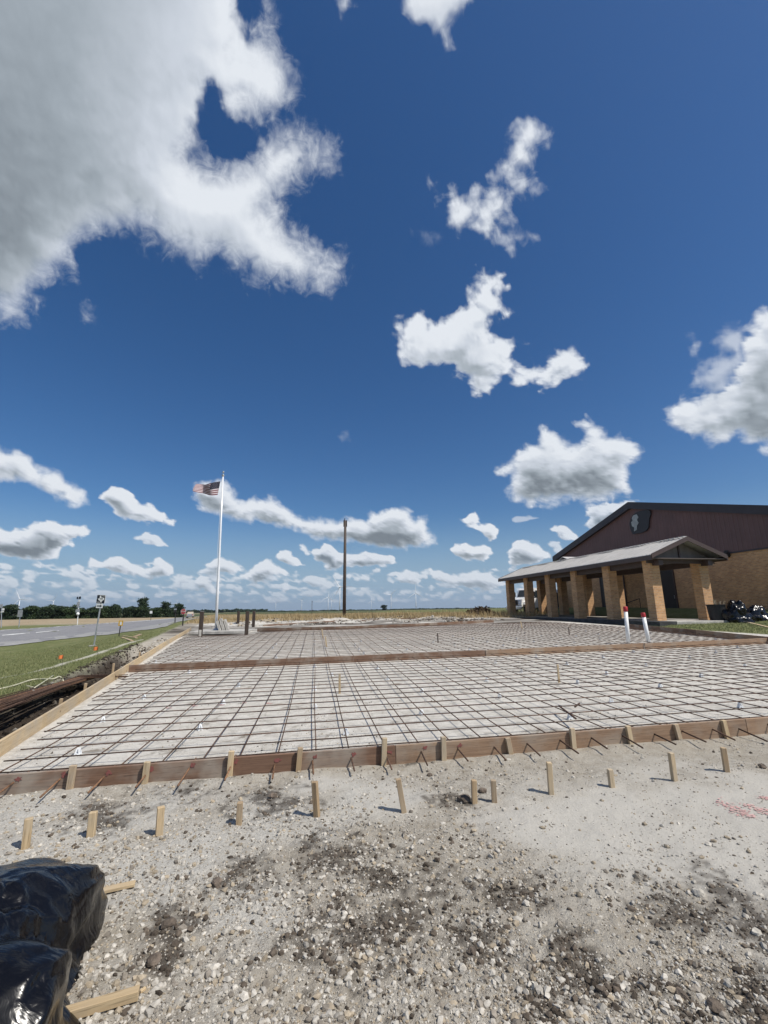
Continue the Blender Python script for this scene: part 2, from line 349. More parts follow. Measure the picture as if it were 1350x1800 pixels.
def tz(x, y):
    """height of the built ground sheet at a spot"""
    r = math.hypot(x, y); t = math.atan2(x, y); rg, tg, zg = GRID['r'], GRID['t'], GRID['z']
    if r <= rg[0] or abs(t) > R(53.5): return float(terrain(np.array([x]), np.array([y]))[0])
    i = min(int(np.searchsorted(rg, r)) - 1, len(rg) - 2); j = int((t - tg[0]) / (tg[1] - tg[0]))
    a = (r - rg[i]) / (rg[i + 1] - rg[i]); b = (t - tg[j]) / (tg[j + 1] - tg[j])
    return float((zg[i, j] * (1 - b) + zg[i, j + 1] * b) * (1 - a) + (zg[i + 1, j] * (1 - b) + zg[i + 1, j + 1] * b) * a)
def at_pix(px, py, dz=0.0):
    """where the sight line through a point of the view meets the ground"""
    d = pix_ray(px, py); t = np.geomspace(1.0, 9000, 500)
    P = EYE[None] + d[None] * t[:, None]
    s = P[:, 2] - terrain(P[:, 0], P[:, 1], False) - dz
    k = np.argmax(s < 0)
    if k == 0: k = len(t) - 1
    lo, hi = t[k - 1], t[k]
    for _ in range(24):
        m = .5 * (lo + hi); p = EYE + d * m
        if p[2] - float(terrain(p[0], p[1], False)) - dz < 0: hi = m
        else: lo = m
    return EYE + d * hi
def at_depth(px, py, y):
    d = pix_ray(px, py); return EYE + d * (y / d[1])

# ------------------------------------------------------------------ builders
class MB:
    def __init__(s): s.v = []; s.f = []
    def add(s, V, F, M=None):
        k = len(s.v)
        for p in V:
            p = Vector(p); p = M @ p if M is not None else p
            s.v.append((p.x, p.y, p.z))
        for f in F: s.f.append(tuple(i + k for i in f))
        return s
    def box(s, c, size, ch=0.0, M=None):
        hx, hy, hz = [t / 2 for t in size]
        if ch <= 0:
            V = [(c[0] + sx * hx, c[1] + sy * hy, c[2] + sz * hz) for sx in (-1, 1) for sy in (-1, 1) for sz in (-1, 1)]
            F = [(0, 1, 3, 2), (4, 6, 7, 5), (0, 4, 5, 1), (2, 3, 7, 6), (0, 2, 6, 4), (1, 5, 7, 3)]
            return s.add(V, F, M)
        bm = bmesh.new(); bmesh.ops.create_cube(bm, size=1.0)
        for v in bm.verts: v.co = Vector((v.co.x * size[0], v.co.y * size[1], v.co.z * size[2]))
        bmesh.ops.bevel(bm, geom=bm.edges[:], offset=ch, segments=1, affect='EDGES')
        bm.verts.index_update()
        V = [(v.co.x + c[0], v.co.y + c[1], v.co.z + c[2]) for v in bm.verts]; F = [tuple(v.index for v in f.verts) for f in bm.faces]
        bm.free(); return s.add(V, F, M)
    def tube(s, pts, r, n=6, caps=True, r2=None):
        pts = [Vector(p) for p in pts]; m = len(pts); k = len(s.v); up = Vector((0, 0, 1))
        for i, p in enumerate(pts):
            t = (pts[min(i + 1, m - 1)] - pts[max(i - 1, 0)]).normalized()
            a = t.cross(up); a = t.cross(Vector((1, 0, 0))) if a.length < 1e-3 else a
            a.normalize(); b = t.cross(a); rr = r if r2 is None else r + (r2 - r) * i / max(1, m - 1)
            rr = rr[i] if isinstance(rr, (list, tuple)) else rr
            for j in range(n):
                q = p + (a * math.cos(2 * math.pi * j / n) + b * math.sin(2 * math.pi * j / n)) * rr
                s.v.append((q.x, q.y, q.z))
        for i in range(m - 1):
            for j in range(n):
                s.f.append((k + i * n + j, k + i * n + (j + 1) % n, k + (i + 1) * n + (j + 1) % n, k + (i + 1) * n + j))
        if caps: s.f.append(tuple(range(k + n - 1, k - 1, -1))); s.f.append(tuple(range(k + (m - 1) * n, k + m * n)))
        return s
    def prism(s, outline, y0, y1, axis='y'):
        k = len(s.v); m = len(outline)
        for yy in (y0, y1):
            for (a, b) in outline:
                s.v.append({'y': (a, yy, b), 'x': (yy, a, b), 'z': (a, b, yy)}[axis])
        s.f.append(tuple(range(k, k + m))); s.f.append(tuple(range(k + 2 * m - 1, k + m - 1, -1)))
        for i in range(m): s.f.append((k + i, k + m + i, k + m + (i + 1) % m, k + (i + 1) % m))
        return s
    def lathe(s, prof, n=16, c=(0, 0, 0)):
        k = len(s.v)
        for (r, z) in prof:
            for j in range(n):
                t = 2 * math.pi * j / n; s.v.append((c[0] + r * math.cos(t), c[1] + r * math.sin(t), c[2] + z))
        for i in range(len(prof) - 1):
            for j in range(n): s.f.append((k + i * n + j, k + i * n + (j + 1) % n, k + (i + 1) * n + (j + 1) % n, k + (i + 1) * n + j))
        s.f.append(tuple(range(k + n - 1, k - 1, -1))); s.f.append(tuple(range(k + (len(prof) - 1) * n, k + len(prof) * n)))
        return s
    def mesh(s, name, mat, smooth=False):
        me = bpy.data.meshes.new(name); me.from_pydata(s.v, [], s.f)
        bm = bmesh.new(); bm.from_mesh(me); bmesh.ops.recalc_face_normals(bm, faces=bm.faces[:]); bm.to_mesh(me); bm.free()
        if smooth: me.polygons.foreach_set('use_smooth', [True] * len(me.polygons))
        me.materials.append(mat); me.update(); return me
    def build(s, name, mat, parent=None, loc=None, rot=None, smooth=False):
        return link(name, s.mesh(name, mat, smooth), parent, loc, rot)
def link(name, me, parent=None, loc=None, rot=None, scale=None):
    o = bpy.data.objects.new(name, me); COL.objects.link(o)
    if loc is not None: o.location = loc
    if rot is not None: o.rotation_euler = rot
    if scale is not None: o.scale = scale
    o.parent = parent; return o
def tag(o, label, cat, group=None):
    o['label'] = label; o['category'] = cat
    if group: o['group'] = group
    return o
def thing(name, label, cat, loc=(0, 0, 0), rotz=0.0, group=None, rot=None):
    o = link(name, None, None, loc, rot if rot else (0, 0, rotz)); o.empty_display_size = .2
    return tag(o, label, cat, group)
def struct(o, kind='structure'): o['kind'] = kind; return o
def beam(name, p0, p1, w, h, mat, parent=None, ch=.003, up=(0, 0, 1)):
    """squared timber from p0 to p1 (w across, h along 'up'), its grain along its own X"""
    p0 = Vector(p0); p1 = Vector(p1); d = p1 - p0; L = d.length; x = d.normalized()
    z = Vector(up) - x * Vector(up).dot(x); z.normalize(); y = z.cross(x)
    o = MB().box((0, 0, 0), (L, w, h), ch).build(name, mat, parent)
    M = Matrix((x, y, z)).transposed().to_4x4(); M.translation = (p0 + p1) / 2
    o.matrix_local = M; return o
def text_mesh(txt, size, depth, mat):
    c = bpy.data.curves.new('lettering', 'FONT'); c.body = txt; c.size = size; c.extrude = depth; c.align_x = 'CENTER'; c.align_y = 'CENTER'; c.resolution_u = 3
    o = bpy.data.objects.new('lettering', c); COL.objects.link(o)
    dg = bpy.context.evaluated_depsgraph_get(); me = bpy.data.meshes.new_from_object(o.evaluated_get(dg))
    bpy.data.objects.remove(o); bpy.data.curves.remove(c)
    me.materials.clear(); me.materials.append(mat); return me

# ------------------------------------------------------------------ materials
def P(name, col, rough=.7, metal=0.0, var=.12, scale=6.0, stretch=None, bump=0.0, bscale=40.0, col2=None, spec=.5, rnd=0.0, coat=0.0):
    m, n, l = new_mat(name)
    b = n.new('ShaderNodeBsdfPrincipled'); ou = n.new('ShaderNodeOutputMaterial'); l.new(b.outputs[0], ou.inputs['Surface'])
    tc = n.new('ShaderNodeTexCoord'); vec = tc.outputs['Object']
    inf = n.new('ShaderNodeObjectInfo')
    add = n.new('ShaderNodeVectorMath'); add.operation = 'ADD'; l.new(vec, add.inputs[0])
    rs = n.new('ShaderNodeVectorMath'); rs.operation = 'SCALE'; rs.inputs[0].default_value = (37, 11, 23); l.new(inf.outputs['Random'], rs.inputs['Scale'])
    l.new(rs.outputs[0], add.inputs[1]); vec = add.outputs[0]
    if stretch:
        mp = n.new('ShaderNodeMapping'); mp.inputs['Scale'].default_value = stretch; l.new(vec, mp.inputs[0]); vec = mp.outputs[0]
    nz = noise(n, l, vec, scale, 5, .6, .4)
    c2 = col2 if col2 else tuple(max(0, c * (1 - 2.2 * var)) for c in col)
    c1 = tuple(min(1, c * (1 + var)) for c in col)
    out = ramp(n, l, nz, [(.32, c2), (.68, c1)])
    if rnd:
        hv = n.new('ShaderNodeHueSaturation'); l.new(out, hv.inputs['Color']); l.new(mapr(n, l, inf.outputs['Random'], 0, 1, 1 - rnd, 1 + rnd), hv.inputs['Value']); out = hv.outputs[0]
    l.new(out, b.inputs['Base Color'])
    b.inputs['Roughness'].default_value = rough; b.inputs['Metallic'].default_value = metal; b.inputs['Specular IOR Level'].default_value = spec
    if coat: b.inputs['Coat Weight'].default_value = coat
    if bump:
        bp = n.new('ShaderNodeBump'); bp.inputs['Strength'].default_value = bump; bp.inputs['Distance'].default_value = .02
        l.new(noise(n, l, vec, bscale, 4, .6), bp.inputs['Height']); l.new(bp.outputs[0], b.inputs['Normal'])
    return m
def wood(name, c1, c2, knots=(.14, .07, .03), rnd=.12):
    m, n, l = new_mat(name)
    b = n.new('ShaderNodeBsdfPrincipled'); ou = n.new('ShaderNodeOutputMaterial'); l.new(b.outputs[0], ou.inputs['Surface'])
    tc = n.new('ShaderNodeTexCoord'); inf = n.new('ShaderNodeObjectInfo')
    rs = n.new('ShaderNodeVectorMath'); rs.operation = 'SCALE'; rs.inputs[0].default_value = (37, 11, 23); l.new(inf.outputs['Random'], rs.inputs['Scale'])
    ad = n.new('ShaderNodeVectorMath'); ad.operation = 'ADD'; l.new(tc.outputs['Object'], ad.inputs[0]); l.new(rs.outputs[0], ad.inputs[1])
    mp = n.new('ShaderNodeMapping'); mp.inputs['Scale'].default_value = (.7, 14, 14); l.new(ad.outputs[0], mp.inputs[0])
    g = noise(n, l, mp.outputs[0], 2.2, 5, .6, 1.2)
    col = ramp(n, l, g, [(.3, c2), (.7, c1)])
    mp2 = n.new('ShaderNodeMapping'); mp2.inputs['Scale'].default_value = (1, 2.2, 2.2); l.new(ad.outputs[0], mp2.inputs[0])
    vo = n.new('ShaderNodeTexVoronoi'); vo.inputs['Scale'].default_value = 2.1; l.new(mp2.outputs[0], vo.inputs['Vector'])
    col = mixc(n, l, mapr(n, l, vo.outputs['Distance'], .035, .09, .85, 0), col, knots)
    st = noise(n, l, ad.outputs[0], 1.7, 4, .6, .3)
    col = mixc(n, l, mapr(n, l, st, .46, .68, 0, .62), col, (.36, .325, .27))
    fs_ = noise(n, l, mp.outputs[0], 9, 3, .6, .3); col = mixc(n, l, mapr(n, l, fs_, .58, .68, 0, .55), col, tuple(q * .45 for q in c2))
    hv = n.new('ShaderNodeHueSaturation'); l.new(col, hv.inputs['Color']); l.new(mapr(n, l, inf.outputs['Random'], 0, 1, 1 - rnd, 1 + rnd), hv.inputs['Value'])
    l.new(hv.outputs[0], b.inputs['Base Color']); b.inputs['Roughness'].default_value = .78
    bp = n.new('ShaderNodeBump'); bp.inputs['Strength'].default_value = .25; bp.inputs['Distance'].default_value = .004; l.new(g, bp.inputs['Height']); l.new(bp.outputs[0], b.inputs['Normal'])
    return m
def brick_mat(name):
    m, n, l = new_mat(name)
    b = n.new('ShaderNodeBsdfPrincipled'); ou = n.new('ShaderNodeOutputMaterial'); l.new(b.outputs[0], ou.inputs['Surface'])
    tc = n.new('ShaderNodeTexCoord'); sx = n.new('ShaderNodeSeparateXYZ'); l.new(tc.outputs['Object'], sx.inputs[0])
    cb = n.new('ShaderNodeCombineXYZ'); l.new(math_node(n, l, 'ADD', sx.outputs[0], sx.outputs[1]), cb.inputs[0]); l.new(sx.outputs[2], cb.inputs[1])
    br = n.new('ShaderNodeTexBrick'); l.new(cb.outputs[0], br.inputs['Vector'])
    br.inputs['Scale'].default_value = 1.0; br.inputs['Brick Width'].default_value = .23; br.inputs['Row Height'].default_value = .092
    br.inputs['Mortar Size'].default_value = .011; br.inputs['Mortar Smooth'].default_value = .3; br.inputs['Bias'].default_value = 0
    br.inputs['Color1'].default_value = (.72, .41, .18, 1); br.inputs['Color2'].default_value = (.50, .255, .105, 1); br.inputs['Mortar'].default_value = (.54, .43, .31, 1)
    nz = noise(n, l, tc.outputs['Object'], 1.4, 5, .6)
    col = mixc(n, l, mapr(n, l, nz, .35, .7, 0, .35), br.outputs['Color'], (.22, .13, .07))
    l.new(col, b.inputs['Base Color']); b.inputs['Roughness'].default_value = .85
    bp = n.new('ShaderNodeBump'); bp.inputs['Strength'].default_value = .5; bp.inputs['Distance'].default_value = .01; bp.invert = True; l.new(br.outputs['Fac'], bp.inputs['Height']); l.new(bp.outputs[0], b.inputs['Normal'])
    return m
M = dict(
 pine=wood('new_pine', (.58, .45, .275), (.42, .30, .165)),
 pine_old=wood('weathered_pine', (.47, .35, .21), (.30, .20, .11)),
 formdark=wood('stained_form_lumber', (.215, .125, .078), (.115, .063, .040)),
 formmid=wood('worn_form_lumber', (.34, .225, .14), (.21, .13, .08)),
 rebar=P('rusty_rebar', (.105, .062, .042), .85, 0, .3, 22, col2=(.045, .030, .024), rnd=.35, spec=.25),
 rebar_rust=P('brown_rust_rebar', (.20, .105, .055), .85, 0, .3, 25, rnd=.4),
 chair=P('white_plastic', (.80, .82, .83), .4, 0, .05, 20),
 pvc=P('white_pvc', (.82, .82, .80), .35, 0, .05, 5),
 redcap=P('red_cap', (.42, .025, .03), .5, 0, .15, 12),
 concrete=P('concrete', (.46, .44, .40), .85, 0, .16, 3, bump=.3, bscale=60),
 darkconc=P('dark_concrete', (.06, .058, .06), .75, 0, .25, 3, bump=.25),  # darker than the plain concrete, for the strip along the porch edge
 steel=P('galvanised_steel', (.52, .53, .54), .38, .7, .1, 8),
 alu=P('white_painted_pole', (.80, .81, .82), .3, .1, .03, 4),
 darksteel=P('dark_steel', (.05, .045, .045), .6, .5, .2, 10),
 creosote=P('creosoted_timber', (.060, .042, .032), .85, 0, .3, 3, (14, 14, 1), .5, 30),
 polewood=P('weathered_pole_wood', (.105, .082, .068), .85, 0, .3, 3, (14, 14, .7), .5, 30),
 white=P('white_paint', (.80, .80, .79), .35, 0, .04, 4, coat=.3),
 turbine=P('turbine_white', (.82, .83, .84), .5, 0, .02, 1),
 black=P('black_rubber', (.018, .018, .02), .6, 0, .2, 10),
 glass=P('dark_window_glass', (.02, .028, .034), .06, 0, .1, 2),
 chrome=P('bright_metal', (.6, .6, .6), .22, 1, .05, 5),
 roofmetal=P('grey_roof_metal', (.52, .50, .475), .6, .0, .07, 1.2, bump=.05),
 fascia=P('brown_fascia_metal', (.075, .05, .043), .5, .1, .1, 2),
 soffit=P('dark_soffit', (.10, .080, .070), .7, 0, .1, 2),
 gableboard=P('grey_brown_gable_board', (.165, .145, .13), .7, 0, .1, 2),
 siding=P('maroon_brown_siding', (.125, .062, .055), .5, .0, .08, .7),
 trim=P('dark_trim', (.035, .028, .032), .45, .1, .1, 2),
 emblemblack=P('emblem_black', (.022, .022, .026), .55, 0, .1, 3),
 emblemgrey=P('emblem_grey', (.33, .36, .36), .55, 0, .12, 4),
 brick=brick_mat('tan_brick'),
 navy=P('sign_black', (.016, .02, .03), .4, 0, .1, 4),
 signwhite=P('sign_white', (.78, .78, .76), .4, 0, .05, 4),
 red=P('sign_red', (.42, .04, .045), .45, 0, .1, 5),
 orange=P('flag_orange', (.80, .22, .06), .6, 0, .1, 8),
 yellow=P('marker_yellow', (.72, .42, .06), .55, 0, .12, 8),
 flagred=P('flag_red', (.13, .014, .024), .75, 0, .08, 5),
 flagwhite=P('flag_white', (.60, .53, .54), .75, 0, .05, 5),
 flagblue=P('flag_blue', (.008, .009, .026), .75, 0, .08, 5),
 pink=P('pink_marking_paint', (.50, .27, .255), .9, 0, .3, 40, col2=(.45, .34, .30)), dab=P('faded_red_paint', (.21, .06, .055), .85, 0, .3, 60, col2=(.16, .07, .055)),
 tan=P('tan_paint', (.45, .38, .30), .45, 0, .05, 4),
 door=P('dark_door', (.03, .026, .026), .5, 0, .1, 2),
 hose=P('pale_conduit', (.52, .50, .36), .6, 0, .1, 10),
 bark=P('bark', (.09, .07, .05), .9, 0, .3, 8),
 rock=P('chalk_rock', (.52, .48, .41), .9, 0, .2, 20, bump=.5, bscale=60, rnd=.25),
 clod=P('dark_clod', (.16, .125, .095), .95, 0, .3, 20, bump=.6, bscale=60, rnd=.3),
)
def leaf_mat(name, c1, c2, rough=.6):
    m, n, l = new_mat(name)
    b = n.new('ShaderNodeBsdfPrincipled'); ou = n.new('ShaderNodeOutputMaterial'); l.new(b.outputs[0], ou.inputs['Surface'])
    geo = n.new('ShaderNodeNewGeometry')
    col = ramp(n, l, geo.outputs['Random Per Island'], [(0, c1), (1, c2)])
    l.new(col, b.inputs['Base Color']); b.inputs['Roughness'].default_value = rough; b.inputs['Specular IOR Level'].default_value = .25
    return m
M['leaf'] = leaf_mat('tree_leaf', (.020, .038, .014), (.055, .085, .030))
M['leafdark'] = leaf_mat('dark_tree_leaf', (.014, .028, .012), (.036, .058, .024))
M['grassblade'] = leaf_mat('grass_blade', (.10, .13, .045), (.28, .275, .13))
M['dryblade'] = leaf_mat('dry_grass', (.26, .19, .09), (.46, .36, .20))
M['brush'] = leaf_mat('brown_brush', (.05, .035, .022), (.13, .09, .055))
def col_attr_mat(name, rough=.92, bump=.5, bs=90):
    m, n, l = new_mat(name)
    b = n.new('ShaderNodeBsdfPrincipled'); ou = n.new('ShaderNodeOutputMaterial'); l.new(b.outputs[0], ou.inputs['Surface'])
    tc = n.new('ShaderNodeTexCoord'); nz = noise(n, l, tc.outputs['Object'], 55, 4, .6)
    c = mixc(n, l, 1.0, attr(n, 'tint').outputs['Color'], ramp(n, l, nz, [(.3, (.72, .70, .68)), (.7, (1.12, 1.12, 1.12))]), 'MULTIPLY')
    l.new(c, b.inputs['Base Color']); b.inputs['Roughness'].default_value = rough; b.inputs['Specular IOR Level'].default_value = .2
    bp = n.new('ShaderNodeBump'); bp.inputs['Strength'].default_value = bump; bp.inputs['Distance'].default_value = .006; l.new(noise(n, l, tc.outputs['Object'], bs, 3, .6), bp.inputs['Height']); l.new(bp.outputs[0], b.inputs['Normal'])
    return m
M['stone'] = col_attr_mat('crushed_stone')

# ------------------------------------------------------------------ ground
DARKSPOTS = [(at_pix(x, y)[:2], r) for x, y, r in [(300,1625,.16),(430,1545,.2),(200,1440,.18),(600,1500,.28),(480,1410,.3),(700,1560,.3),(830,1640,.18),(900,1570,.2),(1000,1690,.2),(960,1760,.16),(1300,1620,.35),(1330,1760,.2),(1200,1780,.12),(270,1700,.13),(640,1640,.3),(1140,1730,.12),(800,1405,.2),(560,1660,.12),(720,1340,.12),(180,1425,.25),(330,1390,.2),(1180,1600,.15)]]
SMOOTH[:] = [(at_pix(x, y)[:2], r) for x, y, r in [(1100,1450,.9),(950,1450,.5),(1250,1500,.9),(700,1400,.35),(1330,1430,1.0),(560,1385,.3)]]
CHALK = [(at_pix(x, y)[:2], r) for x, y, r in [(330,1500,.55),(200,1530,.5),(480,1440,.5),(110,1480,.5),(640,1400,.4),(420,1590,.3),(60,1420,.5),(300,1410,.5)]]
LINE = np.array([at_pix(x, y)[:2] for x, y in [(-40,1203),(0,1192),(50,1182),(100,1171),(140,1159),(175,1148),(212,1135),(250,1124)]])
def seg_dist(x, y, pts):
    d = np.full(x.shape, 1e9)
    for (x0, y0), (x1, y1) in zip(pts[:-1], pts[1:]):
        ex, ey = x1 - x0, y1 - y0; t = np.clip(((x - x0) * ex + (y - y0) * ey) / (ex * ex + ey * ey), 0, 1)
        d = np.minimum(d, np.hypot(x - x0 - t * ex, y - y0 - t * ey))
    return d
def zones(x, y):
    w = left_w(x, y); a = x * BX + y * BY; b = -x * BY + y * BX; v = -x * UY + y * UX; u = x * UX + y * UY
    e = .22 * fbm(x * 1.3, y * 1.3, None, 4)
    lawn_l = sstep(1.15, 1.55, w + e) * (1 - sstep(60, 75, y))
    lawn_r = sstep(16.9, 17.2, u + e * .4 - .10 * np.clip(21 - v, 0, 9)) * (1 - sstep(27.0, 27.6, v)) + sstep(24.3, 24.6, a) * sstep(20, 21, b)
    grass = np.clip(lawn_l + lawn_r * sstep(8, 12, y), 0, 1)
    back = sstep(37.5, 41.5, y + 6 * e + .06 * x)
    field = np.clip(back * (1 - lawn_r), 0, 1) * (1 - lawn_l) + sstep(24, 27, w) * sstep(5, 12, y)
    field = np.clip(field, 0, 1)
    green = sstep(150, 190, y - .25 * x + 20 * fbm(x * .01, y * .01, None, 3)) * (1 - sstep(1e5, 2e5, y))
    tr = sstep(.04, .25, w + e * .5) * (1 - sstep(1.1, 1.5, w + e)) * sstep(1.5, 4, y)
    heap = sstep(31, 36, y) * (1 - sstep(44, 50, y)) * sstep(-.2, .25, fbm(x * .3 + 5, y * .45, None, 4)) * (1 - sstep(9, 14, x)) * .8
    dark = np.clip(.8 * sstep(17.0, 17.8, a + 1.5 * e) * (1 - sstep(19.4, 19.8, a)) * sstep(20, 22, b) * (1 - sstep(44, 46, b)) + tr * (1 - sstep(15, 19, y)) + heap * .65 + .9 * np.exp(-(((x + 9.6) / 2.3) ** 2 + ((y - 26.35) / .8) ** 2)) + .85 * sstep(27.7, 28.2, v) * (1 - sstep(34, 37, v)) * (1 - lawn_l) * sstep(-.5, .3, fbm(x * .4, y * .8, None, 3)), 0, 1)  # ground before the flagpole slab painted dark, imitating the shaded gap under it
    nr = np.hypot(x, y) < 9; xs, ys = x[nr], y[nr]; dk = dark[nr]; sn = np.zeros_like(xs)
    n5 = fbm(xs * 5, ys * 5, None, 4); n14 = fbm(xs * 16, ys * 16, None, 3)
    for (c, r) in DARKSPOTS:
        dk = np.maximum(dk, .80 * (1 - sstep(-.1, 1.5, np.hypot((xs - c[0]), (ys - c[1])) / r + 1.7 * n5 + 1.5 * n14)))
    n2 = fbm(xs * 2, ys * 2, None, 3)
    for (c, r) in SMOOTH: sn = np.maximum(sn, 1 - sstep(.4, 1.3, np.hypot(xs - c[0], ys - c[1]) / r + .6 * n2 + .3 * n5))
    ch = np.zeros_like(xs)
    for (c, r) in CHALK: ch = np.maximum(ch, 1 - sstep(.3, 1.4, np.hypot(xs - c[0], ys - c[1]) / r + .8 * n2 + .4 * n5))
    chalk = np.zeros_like(x); chalk[nr] = ch
    sm = np.zeros_like(x); sm[nr] = sn; dark = dark.copy(); dark[nr] = dk
    onpad = sstep(4.93, 5.0, v) * sstep(-.05, .05, -w) * (1 - back)
    line = (1 - sstep(.05, .22, seg_dist(x, y, LINE) + .12 * fbm(x * 3, y * 3, None, 3))) * (1 - .6 * sstep(.1, .5, fbm(x * .8, y * .8, None, 2)))
    return dict(grass=grass, field=field, green=green, dark=dark, smooth=sm, onpad=onpad, line=line, chalk=chalk)
def ground_material():
    m, n, l = new_mat('ground_mix')
    b = n.new('ShaderNodeBsdfPrincipled'); ou = n.new('ShaderNodeOutputMaterial'); l.new(b.outputs[0], ou.inputs['Surface'])
    tc = n.new('ShaderNodeTexCoord'); vec = tc.outputs['Object']
    A = {k: attr(n, k).outputs['Fac'] for k in ('grass', 'field', 'green', 'dark', 'smooth', 'onpad', 'line', 'chalk')}
    big = noise(n, l, vec, .9, 5, .6, .5); mid = noise(n, l, vec, 7, 6, .62, .3); fine = noise(n, l, vec, 48, 5, .65); vf = noise(n, l, vec, 170, 3, .6)
    cal = ramp(n, l, mid, [(.25, (.27, .24, .195)), (.45, (.42, .385, .325)), (.7, (.545, .515, .45))])
    cal = mixc(n, l, mapr(n, l, fine, .3, .7, .55, 0), cal, (.25, .215, .17))
    cal = mixc(n, l, mapr(n, l, big, .42, .66, 0, .5), cal, (.36, .315, .245))
    padc = ramp(n, l, mid, [(.3, (.46, .43, .38)), (.6, (.65, .62, .56))])
    mp = n.new('ShaderNodeMapping'); mp.inputs['Rotation'].default_value = (0, 0, -TH); mp.inputs['Scale'].default_value = (.5, 7, 1); l.new(vec, mp.inputs[0])
    trk = noise(n, l, mp.outputs[0], 1.5, 4, .65, .2)
    padc = mixc(n, l, mapr(n, l, trk, .52, .72, 0, .55), padc, (.36, .325, .275))
    spots = noise(n, l, vec, 2.6, 6, .7, .8)
    padc = mixc(n, l, mapr(n, l, spots, .56, .68, 0, .8), padc, (.20, .165, .125))
    cal = mixc(n, l, math_node(n, l, 'MULTIPLY', A['chalk'], .75), cal, ramp(n, l, fine, [(.3, (.42, .40, .355)), (.65, (.60, .58, .53))]))
    cal = mixc(n, l, A['smooth'], cal, mixc(n, l, mapr(n, l, fine, .3, .7, .3, 0), (.475, .45, .40), (.31, .28, .235)))
    cal = mixc(n, l, A['onpad'], cal, padc)
    soil_and_shade = ramp(n, l, fine, [(.3, (.018, .014, .011)), (.7, (.078, .060, .045))])
    cal = mixc(n, l, A['dark'], cal, soil_and_shade)  # bare soil tone, also the painted shade before the flagpole slab
    gr = ramp(n, l, mid, [(.3, (.082, .102, .034)), (.7, (.175, .19, .075))])
    gr = mixc(n, l, mapr(n, l, big, .45, .7, 0, .6), gr, (.23, .215, .11))
    gr = mixc(n, l, mapr(n, l, fine, .5, .75, 0, .5), gr, (.21, .19, .10))
    c = mixc(n, l, A['grass'], cal, gr)
    fl = noise(n, l, vec, .25, 6, .65)
    fd = ramp(n, l, fl, [(.3, (.27, .205, .125)), (.7, (.42, .345, .235))])
    fd = mixc(n, l, mapr(n, l, mid, .4, .7, 0, .35), fd, (.20, .15, .09))
    c = mixc(n, l, A['field'], c, fd)
    farn = noise(n, l, vec, .006, 5, .6)
    fg = ramp(n, l, farn, [(.38, (.052, .068, .030)), (.52, (.085, .10, .045)), (.62, (.30, .25, .16))])
    c = mixc(n, l, A['green'], c, fg)
    c = mixc(n, l, A['line'], c, (.46, .44, .36))
    l.new(c, b.inputs['Base Color']); b.inputs['Roughness'].default_value = .95; b.inputs['Specular IOR Level'].default_value = .15
    b1 = n.new('ShaderNodeBump'); b1.inputs['Distance'].default_value = .03; l.new(mapr(n, l, A['smooth'], 0, 1, .9, .6), b1.inputs['Strength'])
    hsum = math_node(n, l, 'ADD', math_node(n, l, 'MULTIPLY', fine, .6), math_node(n, l, 'MULTIPLY', vf, .35))
    l.new(hsum, b1.inputs['Height']); l.new(b1.outputs[0], b.inputs['Normal'])
    return m
def build_ground():
    r = np.concatenate([np.geomspace(.7, 1.3, 16, endpoint=False), np.geomspace(1.3, 7, 330, endpoint=False), np.geomspace(7, 60, 230, endpoint=False), np.geomspace(60, 26000, 110)])
    t = np.concatenate([np.linspace(R(-54), R(54), 520, endpoint=False), np.linspace(R(54), R(306), 60, endpoint=False)])
    RR, TT = np.meshgrid(r, t, indexing='ij'); x = RR * np.sin(TT); y = RR * np.cos(TT)
    z = terrain(x, y); zn = zones(x, y); GRID.update(r=r, t=t, z=z)
    V = np.stack([x, y, z], -1).reshape(-1, 3); nc = len(t)
    F = grid_faces(len(r), nc, True)
    V = np.concatenate([V, [[0, 0, float(terrain(0., 0.))]]]); k = len(V) - 1
    me = np_mesh('ground', V, F, {q: np.append(v.ravel(), 0) for q, v in zn.items()}, True)
    bm = bmesh.new(); bm.from_mesh(me); bm.verts.ensure_lookup_table()
    for j in range(nc): bm.faces.new((bm.verts[k], bm.verts[(j + 1) % nc], bm.verts[j])).smooth = True
    bmesh.ops.recalc_face_normals(bm, faces=bm.faces[:])
    bm.to_mesh(me); bm.free()
    if me.polygons[5000].normal.z < 0: me.flip_normals()
    me.materials.append(ground_material()); return struct(link('ground', me))
build_ground()

# ------------------------------------------------------------------ road
def sheet(name, near, far, mat, dz, nsub=14, nacross=6):
    """a strip of paving between two edge lines given as ground points, draped 'dz' above the ground"""
    near = np.array(near, float); far = np.array(far, float)
    def res(p, k):
        d = np.concatenate([[0], np.cumsum(np.hypot(*np.diff(p, axis=0).T))]); q = np.linspace(0, d[-1], k)
        return np.stack([np.interp(q, d, p[:, 0]), np.interp(q, d, p[:, 1])], -1)
    k = nsub * (len(near) - 1) + 1
    idx = np.linspace(0, 1, k); A = np.stack([np.interp(idx, np.linspace(0, 1, len(near)), near[:, i]) for i in (0, 1)], -1)
    B = np.stack([np.interp(idx, np.linspace(0, 1, len(far)), far[:, i]) for i in (0, 1)], -1)
    t = np.linspace(0, 1, nacross)[None, :, None]
    XY = A[:, None] * (1 - t) + B[:, None] * t
    z = terrain(XY[..., 0], XY[..., 1]) + dz
    V = np.concatenate([XY, z[..., None]], -1).reshape(-1, 3)
    me = np_mesh(name, V, grid_faces(k, nacross), None, True)
    if me.polygons[0].normal.z < 0: me.flip_normals()
    me.materials.append(mat); return me
